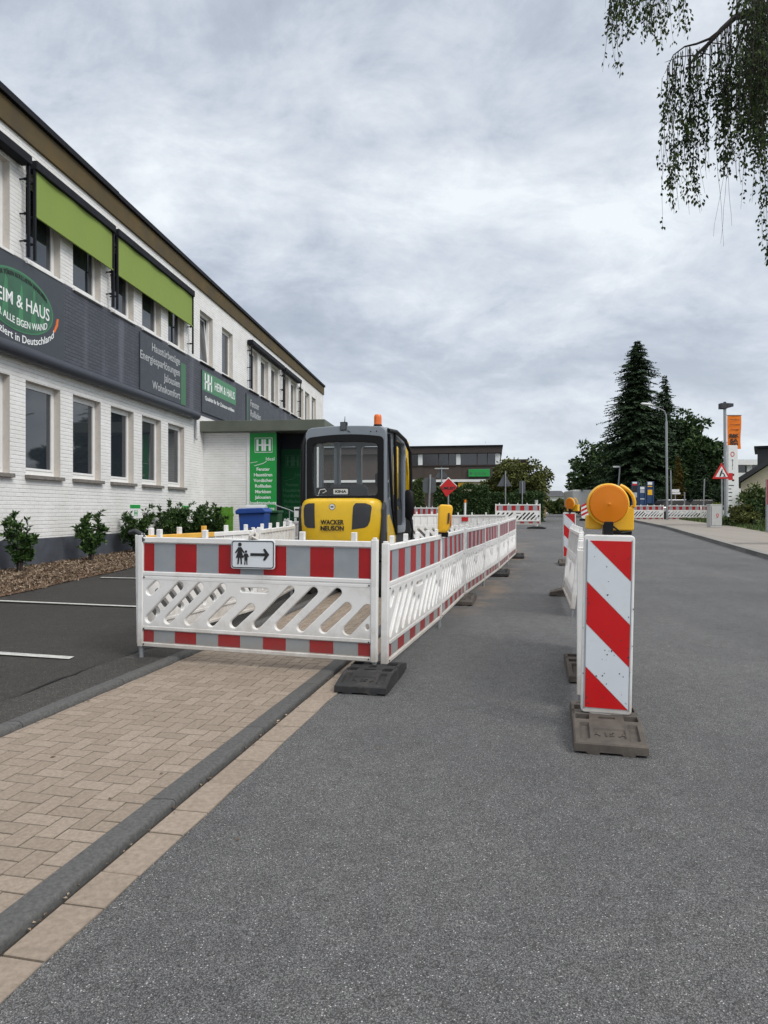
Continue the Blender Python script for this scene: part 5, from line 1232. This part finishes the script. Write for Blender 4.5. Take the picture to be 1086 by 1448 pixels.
# houses at the end of the road
def house(name, label, x0, x1, Y, dep, ztop, zeave, wallm, rz=0, gable=True):
    o = boxbuilding(name, label, ((x0 + x1) / 2, Y, gz(Y)), rz); w = (x1 - x0) / 2; g = gz(Y); m = MB()
    m.box(-w, w, 0, dep, -.2, zeave - g); m.build('wall', wallm, o); m = MB()
    if gable: m.prism([(-.4, zeave - g - .1), (dep / 2, ztop - g), (dep + .4, zeave - g - .1)], lambda a, z, d: (d, a, z), -w - .3, w + .3)
    else: m.box(-w - .15, w + .15, -.15, dep + .15, zeave - g, ztop - g)
    m.build('roof', M['roofdark'], o); return o
h = house('white_house', 'white rendered house with dark roof at the far end of the road', xat(756, 112), xat(800, 112), 112, 8, zat(693, 112), zat(701, 112), M['rwhite'])
for a in (-1.6, .4): m = MB(); m.box(a, a + 1.0, -.05, -.002, 1.2, 2.1); m.build('window', M['winblack'], h)
h = house('tan_house', 'tan house corner showing beyond the olive green tree', xat(748, 64), xat(772.5, 64), 64, 7, zat(671, 64), zat(675, 64), M['tan'], 0, False)
m = MB(); m.box(-.9, .2, -.05, -.002, 1.0, 2.0); m.build('window', M['winblack'], h)
gp_ = MB(); a = onground(768, 66); gp_.box(a.x - .35, a.x + .3, 66, 66.4, a.z, zat(703, 66)); gp_.box(a.x - .42, a.x + .37, 65.95, 66.45, zat(703, 66), zat(702, 66)); tag(gp_.build('gate_pillar', M['rwhite'], None, .02), 'white rendered gate pillar at the left of the road end', 'pillar')
h = boxbuilding('white_modern_house', 'white flat roofed house with wide dark window behind the pylon', (xat(1044, 72), 72, gz(72)), 0); g = gz(72); k = 72 / F
m = MB(); m.box(-2.6, 4.0, 0, 8, 0, zat(668.5, 72) - g); m.box(-2.6, 4.2, -.3, 8, zat(657.5, 72) - g, zat(650, 72) - g); m.box(1.0, 1.5, .1, 8, 1, zat(657.5, 72) - g); m.box(-2.6, -.2, .05, 8, 1, zat(657.5, 72) - g); m.box(-.2, 4, .8, 8, 3, zat(657.5, 72) - g); m.build('wall', M['rwhite'], h)
m = MB(); m.box(-.2, 1.0, .3, .35, zat(668.5, 72) - g, zat(657.5, 72) - g); m.box(1.5, 4, .3, .35, zat(668.5, 72) - g, zat(657.5, 72) - g); m.build('window', M['winblack'], h)
# cream gabled house on the right
hx = xat(1044, 46); HZ = gz(46); h = boxbuilding('cream_house', 'cream rendered gabled house with dark roof edge at the right picture edge', (hx, 46, HZ), -R(29))
ez = zat(683, 46) - HZ; rz_ = ez + 3.4
m = MB(); m.prism([(.15, 0), (9.85, 0), (9.85, ez), (5, rz_), (.15, ez)], lambda a, z, d: (a, d, z), 0, 9); m.build('wall', M['cream'], h)
m = MB()
for s in (0, 1):
    q = [(-.15, ez - .12), (5, rz_ + .02), (5, rz_ + .38), (-.25, ez + .16)]; q = q if s == 0 else [(10 - a, z) for a, z in q]
    m.prism(q, lambda a, z, d: (a, d, z), -.5, 9.4)
m.build('roof', M['roofdark'], h)
m = MB(); m.box(2.6, 3.7, -.05, -.002, 2.6, 3.8); w = m.build('window', M['winblack'], h); m = MB(); m.box(2.5, 3.8, -.07, -.051, 2.5, 2.6); m.box(2.5, 3.8, -.07, -.051, 3.8, 3.9); m.build('window_frame', M['rwhite'], w)
m = MB(); m.box(-.3, 9.9, -.02, -.0, -.1, 1.0); m.build('dark_base', M['dgrey'], h)
h = boxbuilding('dark_clad_house', 'dark slate clad block rising behind the cream house', (xat(1071, 58), 58, gz(58)), -R(29))
m = MB(); m.box(0, 8, 0, 7, -.1, zat(634, 58) - gz(58)); m.build('wall', M['roofdark'], h); m = MB(); m.box(-.25, 8.2, -.25, 7.2, zat(634, 58) - gz(58), zat(631, 58) - gz(58)); m.build('roof_edge', M['anthra'], h)
# ------------------------------------------------------------------ posts, lamps, signs
def post(name, label, cat, px, Y, py_top, r=.04, dx=0, material='galv', group=None, dz=0):
    p = onground(px, Y, dz); t = thing(name, label, cat, p, 0, group); h = zat(py_top, Y) - p.z; m = MB(); m.tube([(0, 0, -.05), (dx, 0, h)], r, 8); m.build('pole', M[material], t, smooth=True); return t, h
t, h = post('street_lamp', 'tall grey street lamp post with long curved arm over the junction', 'street lamp', 943.5, 43.5, 596, .075, -.05)
m = MB(); m.tube([(-.05, 0, h), (-.07, 0, h + .35), (-.2, -.05, h + .65), (-.6, -.2, h + .80), (-1.25, -.4, h + .98)], [.05, .045, .04, .035, .03], 8); m.build('arm', M['galv'], t, smooth=True)
m = MB(); m.lathe([(.02, -.45), (.11, -.3), (.15, 0), (.12, .25), (.03, .36)], basis((-1.5, -.46, h + 1.03), (0, 1, .0), (.12, 0, .55), (-1, 0, .12)), 12); m.build('lamp_head', M['rwhite'], t, smooth=True)
t, h = post('street_lamp', 'small slanted grey street lamp left of the blue board stands', 'street lamp', 871, 60, 661, .07, .35)
m = MB(); m.box(-.25, .35, -.1, .1, h - .02, h + .12); m.build('lamp_head', M['rwhite'], t, .03)
t, h = post('floodlight_pole', 'grey pole with boxy floodlight head in front of the orange banner', 'street lamp', 1026, 35, 577, .075, -.04)
m = MB(); m.box(-.30, .02, -.16, .16, h - .05, h + .24); m.prism([(.02, -.02), (.34, .06), (.34, .22), (.02, .24)], lambda a, z, d: (a, d, h + z), -.15, .15); m.box(-.1, .02, -.05, .05, h + .24, h + .32); m.build('floodlight', M['dgrey'], t, .015)
# pylon sign
Yp = 40; px_ = onground(1037, Yp); t = thing('pylon_sign', 'tall white tapered advertising pylon with red ring and black tick marks', 'sign', px_); hh = zat(630, Yp) - px_.z; m = MB()
m.prism([(-.36, 0), (.34, 0), (.20, hh), (-.34, hh)], lambda a, z, d: (a, d, z), -.1, .1); m.build('body', M['pylon'], t, .02)
m = MB(); 
for i, (py, w) in enumerate(((686.5, .3), (691.5, .15), (696.5, .2), (702, .18), (707.5, .2), (714.5, .22), (720, .18), (725, .18))): z = zat(py, Yp) - px_.z; m.box(-.32, -.32 + w, -.106, -.1005, z - .025, z + .025)
m.build('tick_mark', M['letdark'], t)
m = MB(); z = zat(642.5, Yp) - px_.z
vs, fs = curve_mesh([oval(.115, .15, 0, 0, 24), oval(.075, .105, 0, 0, 24)], .003); m.add([basis((-.1, -.105, z), (1, 0, 0), (0, 0, 1), (0, -1, 0)) @ v for v in vs], fs); m.build('ring_mark', M['signred'], t)
m = MB(); 
for i, s in enumerate('elfi'): text_on(m, s, .24, basis((-.1, -.104, zat(650.5 + i * 4, Yp) - px_.z), (1, 0, 0), (0, 0, 1), (0, -1, 0)), .002)
m.box(-.17, -.0, -.106, -.1005, zat(673, Yp) - px_.z, zat(670, Yp) - px_.z); m.box(-.13, -.0, -.106, -.1005, zat(680.5, Yp) - px_.z, zat(678, Yp) - px_.z); m.build('lettering', M['letdark'], t)
# orange banner
Yo = 41; po = onground(1026.5, Yo); t = thing('banner', 'orange banner with black lettering hanging above the white pylon', 'banner', po); m = MB(); ztop = zat(587, Yo) - po.z; zbt = zat(635, Yo) - po.z
m.tube([(0, 0, 0), (0, 0, ztop + .05)], .035, 8); m.tube([(-.05, 0, ztop), (.95, 0, ztop)], .022, 6); m.tube([(0, 0, zbt + .1), (.1, 0, zbt + .1)], .02, 6); m.build('mast', M['galv'], t, smooth=True)
m = MB(); nx, nz = 10, 18
for j in range(nz + 1):
    for i in range(nx + 1):
        a, b = i / nx, j / nz; m.v.append((.08 + .84 * a - .03 * math.sin(b * 3.1) * a, .04 * math.sin(b * 6 + a * 3) * (.3 + a), ztop + (zbt - ztop) * b - .02 * math.sin(a * 4)))
for j in range(nz):
    for i in range(nx): m.f.append((j * (nx + 1) + i, j * (nx + 1) + i + 1, (j + 1) * (nx + 1) + i + 1, (j + 1) * (nx + 1) + i)); m.m.append(0)
fo_ = m.build('cloth', M['oflag'], t, smooth=True); m = MB()
Tf = lambda x, py: basis((x, -.06, zat(py, Yo) - po.z), (1, 0, 0), (0, 0, 1), (0, -1, 0))
for py, s, w, sz in ((593.5, 'Metallbau', .55, .13), (600.5, 'Schlosserei', .6, .15), (607.5, 'Montage', .5, .13)): text_on(m, s, sz, Tf(.5, py), .002, fit=w)
for py, s, w, sz in ((616.5, 'B&K', .58, .30), (623.5, 'SA', .48, .30), (629, '20', .5, .28)): text_on(m, s, sz, Tf(.46, py), .003, bold=.012, fit=w)
m.build('lettering', M['letdark'], fo_)
# warning triangle
def tri(cx, cz, s, y, down=False): 
    q = [(0, .577 * s), (-.5 * s, -.289 * s), (.5 * s, -.289 * s)]; return [(cx + a, cz + (-b if down else b)) for a, b in q]
t, h = post('warning_triangle', 'red bordered white warning triangle on post beside the white pylon', 'sign', 1021, 34.5, 655, .035, -.02)
z = zat(669.5, 34.5) - t.location.z; m = MB(); m.prism(tri(-.05, z, .95, 0), lambda a, q, d: (a, d, q), -.06, -.045); m.build('plate', M['signred'], t, .01)
m = MB(); m.prism(tri(-.05, z, .62, 0), lambda a, q, d: (a, d, q), -.0645, -.0605); m.build('white_field', M['rwhite'], t)
m = MB(); P = lambda pts: m.prism([(-.05 + a, z + b) for a, b in pts], lambda a, q, d: (a, d, q), -.068, -.065)
P([(-.12, -.16), (-.05, -.16), (.02, .02), (.05, .14), (-.02, .16), (-.07, .03)]); P([(.02, .0), (.14, -.10), (.17, -.06), (.05, .06)]); P([(.06, -.16), (.22, -.16), (.14, -.07)]); P([(-.0, .17), (.05, .17), (.05, .22), (-.0, .22)]); m.build('pictogram', M['letdark'], t)
m = MB(); m.box(.30, .52, -.05, -.04, z - .34, z + .02); m.build('lower_plate', M['signred'], t)
# grey cabinet
t = thing('cable_cabinet', 'pale grey street cable cabinet with small red mark on the right pavement', 'cabinet', onground(1010, 31.0, .11), R(4)); m = MB(); m.box(-.27, .27, -.16, .16, 0, 1.0); m.box(-.28, .28, -.17, .17, 1.0, 1.04); m.build('housing', M['cabinet'], t, .012)
m = MB(); vs, fs = curve_mesh([oval(.06, .075, 0, 0, 20), oval(.035, .05, 0, 0, 20)], .003); m.add([basis((.06, -.164, .55), (1, 0, 0), (0, 0, 1), (0, -1, 0)) @ v for v in vs], fs); m.box(.02, .10, -.166, -.162, .44, .46); m.build('red_mark', M['signred'], t)
m = MB(); m.box(-.28, .28, -.166, -.161, .08, .09); m.box(-.24, -.22, -.166, -.161, .1, .95); m.build('door_seam', M['dgrey'], t)
t, h = post('sign_post', 'grey post with tall red panel at the right picture edge', 'sign', 1084.5, 27, 678, .05); m = MB(); m.box(-.02, .35, -.06, -.045, 1.2, h); m.build('panel', M['signred'], t)
# blue board stands
for i, (a, b, top, pan) in enumerate(((893, 903, 681, (('rwhite', 681.5, 684), ('signred', 684, 686.5), ('letdark', 687, 696), ('letgrey', 696.5, 703.5))), (903.8, 913.5, 688, (('rwhite', 688.5, 692), ('letgrey', 692.6, 697), ('rwhite', 705, 706))), (914.5, 924.5, 681, (('rwhite', 681.5, 685.5), ('yelp', 687, 688.5), ('yelp', 692.5, 700))))):
    Y = 52; p = onground((a + b) / 2, Y); w = (b - a) / 2 / F * Y; t = thing('board_stand', ('blue board stand with white, red and black panels, leftmost of three', 'blue board stand with pale panels between the two taller ones', 'blue board stand with white and yellow panels, rightmost of three')[i], 'board', p, 0, 'blue board stands'); h = zat(top, Y) - p.z
    m = MB(); m.box(w - .12, w, -.06, .06, 0, h); m.box(-w, -w + .05, -.06, .06, 0, h); m.box(-w, w, -.02, .02, h * .42, h); m.build('frame', M['bluepost'], t, .01)
    for (mm, y0, y1) in pan: m = MB(); m.box(-w + .06, w - .13, -.04, -.021, zat(y1, Y) - p.z, zat(y0, Y) - p.z); m.build('panel', M[mm], t)
# thin posts
post('marker_post', 'slanted grey marker post in front of the dark cypress', 'post', 994, 50, 677, .05, .12); post('marker_post', 'short grey post in front of the dark hedge', 'post', 968, 50, 696, .05); post('marker_post', 'thin pale pole between street lamp and golden cypress', 'post', 950, 50, 665, .05, -.08)
post('marker_post', 'short thin grey post above the grey box trailer', 'post', 853, 64, 678, .06)
t, h = post('name_sign', 'small pale double board sign beside the golden cypress', 'sign', 955, 51, 692, .04); m = MB(); m.box(-.3, .28, -.05, -.03, h - .2, h); m.box(-.25, .36, -.05, -.03, h - .36, h - .23); m.build('board', M['rwhite'], t)
t, h = post('road_sign', 'grey back of a triangular sign in front of the olive green tree', 'sign', 714.8, 41, 666, .035); z = zat(681.5, 41) - t.location.z; m = MB(); m.prism(tri(-.05, z, .9, 0), lambda a, q, d: (a, d, q), .04, .055); m.tube([(.1, .0, z - .1), (.1, .03, z - .1)], .06, 10); m.build('plate', M['signback'], t, .01)
t, h = post('road_sign', 'grey back of a narrow rectangular sign right of the triangular one', 'sign', 738.5, 42, 680, .035); z = zat(689, 42) - t.location.z; m = MB(); m.box(-.17, .20, .04, .055, z - .38, z + .38); m.build('plate', M['signback'], t, .01)
t, h = post('road_sign', 'dark grey back of a large square sign on a tilted post', 'sign', 606, 38, 671, .05, .10); z = zat(686, 38) - t.location.z; m = MB(); m.prism([(-.32, z - .32), (-.2, z - .45), (.3, z - .42), (.42, z - .3), (.42, z + .3), (.3, z + .42), (-.2, z + .4), (-.32, z + .28)], lambda a, q, d: (a, d, q), .04, .055); m.build('plate', M['signback'], t, .01)
t, h = post('road_sign', 'grey triangular sign back with flat bar on top in front of the brown building', 'sign', 624.5, 44, 663, .04); z = zat(669, 44) - t.location.z; m = MB(); m.prism(tri(0, z - .05, .85, 0), lambda a, q, d: (a, d, q), .04, .055); m.build('plate', M['signback'], t, .01); m = MB(); m.box(-.45, .45, -.06, .06, h - .02, h + .05); m.build('bar', M['cabinet'], t, .01)
t, h = post('diamond_sign', 'red diamond shaped sign with white upper edges and black lettering in front of the hedge', 'sign', 634, 37.5, 700, .04); z = zat(689, 37.5) - t.location.z; s = .56
m = MB(); m.prism([(0, z + s), (-s * .87, z + .06), (-s * .74, z - .08), (-.12, z - s * .96), (s * .74, z - .08), (s * .87, z + .06)], lambda a, q, d: (a, d, q), -.06, -.045); m.build('plate', M['signred'], t, .006)
m = MB(); 
for sg in (-1, 1): m.prism([(0, z + s), (sg * s * .87, z + .06), (sg * s * .81, z + .05), (0, z + s - .07)], lambda a, q, d: (a, d, q), -.064, -.0605)
m.build('white_edge', M['rwhite'], t); m = MB(); text_on(m, 'UMLEIT', .2, basis((0, -.064, z - .06), (1, 0, 0), (0, 0, 1), (0, -1, 0)), .002, bold=.01, fit=.76); m.build('lettering', M['letdark'], t)
t, h = post('marker_post', 'thin white and red marker post in front of the clipped hedge', 'post', 657, 27, 711, .045, .02, 'rwhite'); m = MB(); m.tube([(.02, 0, h), (.022, 0, h + .12)], .046, 8); m.build('red_tip', M['oflag'], t)
post('bollard', 'short grey bollard right of the lone far barrier', 'bollard', 758.5, 34, 707, .08, 0, 'cabinet')
# grey box trailer, stripes board, cars
t = thing('box_trailer', 'grey box trailer parked beyond the far beacon', 'trailer', onground(827, 62), R(-6)); k = 62 / F; zz = lambda py: zat(py, 62) - t.location.z
m = MB(); m.box(-1.1, 1.2, 0, 5, zz(717), zz(692.5)); m.build('box', M['cabinet'], t, .12); m = MB(); m.box(-1.0, 1.1, .1, 4.8, .35, zz(717.3)); m.build('chassis', M['black'], t)
for x in (-.95, .85):
    for y in (1.2, 3.6): m = MB(); m.lathe([(.25, -.1), (.33, -.08), (.33, .08), (.25, .1)], basis((x + .05, y, .33), (0, 1, 0), (0, 0, 1), (1, 0, 0)), 16); m.build('wheel', M['tyre'], t)
m = MB(); m.box(-1.0, .0, -.05, -.01, .5, .62); m.build('tail_bar', M['signred'], t)
t = thing('striped_marker', 'red and white striped round topped marker board left of the big amber lamp', 'sign', onground(827, 46)); m = MB(); z1 = zat(713, 46) - t.location.z
m.prism(rrect(-.25, .25, .15, z1, .2), lambda a, q, d: (a, d, q), 0, .04); m.build('plate', M['rwhite'], t); m = MB()
for q in range(3): zz_ = .3 + q * .3; m.prism([(-.24, zz_), (.24, zz_ + .25), (.24, zz_ + .4), (-.24, zz_ + .15)], lambda a, p, d: (a, d, p), -.006, -.001)
m.build('stripe', M['signred'], t); m = MB(); m.box(-.3, .3, -.15, .2, 0, .15); m.build('base', M['black'], t)
def car(label, px, Y, rz, paint, wheel='tyre'):
    t = thing('parked_car', label, 'car', onground(px, Y), rz, 'cars parked beyond the junction'); m = MB(); s = .85
    m.prism([(-2.1, .32), (2.1, .32), (2.15, .7), (1.5, .88), (-1.9, .95), (-2.15, .75)], lambda a, z, d: (a, d, z), -s, s); m.build('body', paint, t, .06); m = MB()
    lo = [(-1.75, .95), (1.0, .90)]; hi = [(-1.2, 1.42), (.35, 1.45)]
    vs = [(lo[0][0], -s + .05, lo[0][1]), (lo[1][0], -s + .05, lo[1][1]), (lo[1][0], s - .05, lo[1][1]), (lo[0][0], s - .05, lo[0][1]), (hi[0][0], -s + .22, hi[0][1]), (hi[1][0], -s + .22, hi[1][1]), (hi[1][0], s - .22, hi[1][1]), (hi[0][0], s - .22, hi[0][1])]
    m.add(vs, [(0, 1, 5, 4), (1, 2, 6, 5), (2, 3, 7, 6), (3, 0, 4, 7)]); m.build('window', M['black'], t); m = MB(); m.box(-1.22, .37, -s + .2, s - .2, 1.42, 1.47); m.build('roof', paint, t, .03)
    for x in (-1.35, 1.3):
        for y in (-.78, .78): m = MB(); m.lathe([(.2, -.1), (.31, -.09), (.31, .09), (.2, .1)], basis((x, y, .31), (1, 0, 0), (0, 0, 1), (0, -1, 0)), 16); m.build('wheel', M[wheel], t)
    return t
car('silver car half hidden behind the barriers right of the street lamp', 957, 51.5, R(8), M['silver']); car('dark car behind the barriers left of the grey cabinet', 995, 53.5, R(4), M['darkcar'])
# bins and boards by the porch
Y = 19.6; t = thing('waste_container', 'large blue lidded waste container in front of the porch', 'bin', (xat(360, Y), Y, gz(Y)), R(-6)); zt = zat(720.5, Y) - gz(Y); m = MB()
m.prism([(-.31, .1), (.31, .1), (.385, zt - .10), (-.385, zt - .10)], lambda a, z, d: (a, d, z), -.3, .3); m.build('body', M['blue'], t, .03); m = MB(); m.prism([(-.45, zt - .14), (.42, zt - .10), (.42, zt - .03), (.34, zt + .05), (-.36, zt + .03), (-.47, zt - .04)], lambda a, z, d: (a, d, z), -.36, .36); m.build('lid', M['blue'], t, .03)
m = MB(); m.lathe([(.16, -.30), (.16, .30)], basis((.02, .1, zt - .02), (0, 1, 0), (0, 0, 1), (1, 0, 0)), 20); m.build('lid_hump', M['letgrey'], t, .01)
for x in (-.28, .28): m = MB(); m.lathe([(.06, -.03), (.1, -.03), (.1, .03), (.06, .03)], basis((x, .25, .1), (0, 1, 0), (0, 0, 1), (1, 0, 0)), 14); m.build('wheel', M['black'], t)
t = thing('waste_bin', 'dark green bin standing behind the blue container', 'bin', (xat(384, 20.6), 20.6, gz(20.6)), R(-6)); m = MB(); m.prism([(-.22, .05), (.22, .05), (.28, 1.05), (-.28, 1.05)], lambda a, z, d: (a, d, z), -.25, .25); m.build('body', M['dgreen'], t, .03); m = MB(); m.box(-.3, .3, -.3, .28, 1.05, 1.13); m.build('lid', M['dgreen'], t, .02)
Y = 21; t = thing('board_screen', 'lime green vertical board screen between the bushes and the blue container', 'fence', (xat(316, Y), Y, gz(Y)), -R(6)); m = MB()
for i in range(7): m.box(-.30 + i * .087, -.30 + i * .087 + .08, 0, .025, .05, 1.24 - .02 * (i % 2))
m.build('boards', M['limewood'], t, .004); m = MB(); m.box(-.31, .31, .026, .06, .3, .38); m.box(-.31, .31, .026, .06, .95, 1.03); m.build('crossbar', M['limewood'], t)
t = thing('pink_banner', 'narrow magenta banner glimpsed left of the excavator cab', 'banner', onground(426.5, 30)); m = MB(); m.box(-.1, .12, 0, .02, zat(702, 30) - gz(30), zat(666, 30) - gz(30)); m.build('cloth', M['pink'], t); m = MB(); m.tube([(0, .03, 0), (0, .03, zat(664, 30) - gz(30))], .02, 6); m.build('pole', M['galv'], t)
# ------------------------------------------------------------------ camera, sky, sun
cam = bpy.data.cameras.new('Camera'); co = bpy.data.objects.new('Camera', cam); COL.objects.link(co); SC.camera = co
co.location = (0, 0, H); co.rotation_euler = (R(90), 0, 0); cam.sensor_width = 36; cam.sensor_fit = 'AUTO'; cam.lens = F / 1448 * 36; cam.shift_y = -2 / 1448; cam.clip_end = 2000; cam.clip_start = .05
EL, AZ = R(45), R(128)
sun = bpy.data.lights.new('Sun', 'SUN'); so = bpy.data.objects.new('Sun', sun); COL.objects.link(so); sun.energy = SUN_E; sun.angle = R(24); sun.color = (1, .96, .9)
sd = Vector((math.sin(AZ) * math.cos(EL), math.cos(AZ) * math.cos(EL), math.sin(EL))); so.rotation_euler = sd.to_track_quat('Z', 'Y').to_euler()
w = bpy.data.worlds.new('World'); SC.world = w; w.use_nodes = True; nt = w.node_tree; nt.nodes.clear()
out = nt.nodes.new('ShaderNodeOutputWorld'); bg = nt.nodes.new('ShaderNodeBackground'); nt.links.new(bg.outputs[0], out.inputs[0]); bg.inputs[1].default_value = .1
sky = nt.nodes.new('ShaderNodeTexSky'); sky.sky_type = 'NISHITA'; sky.sun_disc = False; sky.sun_elevation = EL; sky.sun_rotation = AZ
tc = nt.nodes.new('ShaderNodeTexCoord'); sx = nt.nodes.new('ShaderNodeSeparateXYZ'); nt.links.new(tc.outputs['Generated'], sx.inputs[0])
zc = math_(nt, 'MAXIMUM', sx.outputs[2], 0.0); den = math_(nt, 'ADD', zc, .42)
cx = nt.nodes.new('ShaderNodeCombineXYZ'); nt.links.new(math_(nt, 'DIVIDE', sx.outputs[0], den), cx.inputs[0]); nt.links.new(math_(nt, 'DIVIDE', sx.outputs[1], den), cx.inputs[1]); cx.inputs[2].default_value = 3.7
def cl(scale, det, rough, off, dist=0, st=(1, 1, 1)):
    mp = nt.nodes.new('ShaderNodeMapping'); mp.inputs['Location'].default_value = off; mp.inputs['Scale'].default_value = st; mp.inputs['Rotation'].default_value = (0, 0, R(-14)); nt.links.new(cx.outputs[0], mp.inputs[0])
    n = N(nt, 'ShaderNodeTexNoise', Scale=scale, Detail=det, Roughness=rough, Distortion=dist); nt.links.new(mp.outputs[0], n.inputs['Vector']); return n.outputs['Fac']
n1 = cl(1.9, 10, .6, (9.2, 1.7, 0), .35, (.9, 1.2, 1)); n2 = cl(6.5, 10, .66, (.3, 8.1, 0), .4, (.9, 1.1, 1))
dens = math_(nt, 'ADD', math_(nt, 'MULTIPLY', n1, .72), math_(nt, 'MULTIPLY', n2, .28))
CL = ramp(nt, dens, [(.37, (6.6, 7.0, 7.3)), (.45, (5.3, 5.65, 6.15)), (.50, (4.6, 5.0, 5.6)), (.55, (3.8, 4.2, 4.85)), (.62, (3.05, 3.45, 4.1))])
hz = ramp(nt, zc, [(.0, (1, 1, 1)), (.28, (0, 0, 0))])
CL = mix(nt, math_(nt, 'MULTIPLY', hz, .6), CL, (5.7, 6.1, 6.55))
zen = ramp(nt, zc, [(.62, (1, 1, 1)), (.92, (3.3, 3.0, 2.65))])
CL = mix(nt, 1, CL, zen, 'MULTIPLY')
fin = mix(nt, .93, sky.outputs[0], CL)
nt.links.new(fin, bg.inputs[0])
SC.view_settings.view_transform = 'Standard'; SC.view_settings.look = 'None'; SC.view_settings.exposure = EXPO; SC.view_settings.gamma = 1
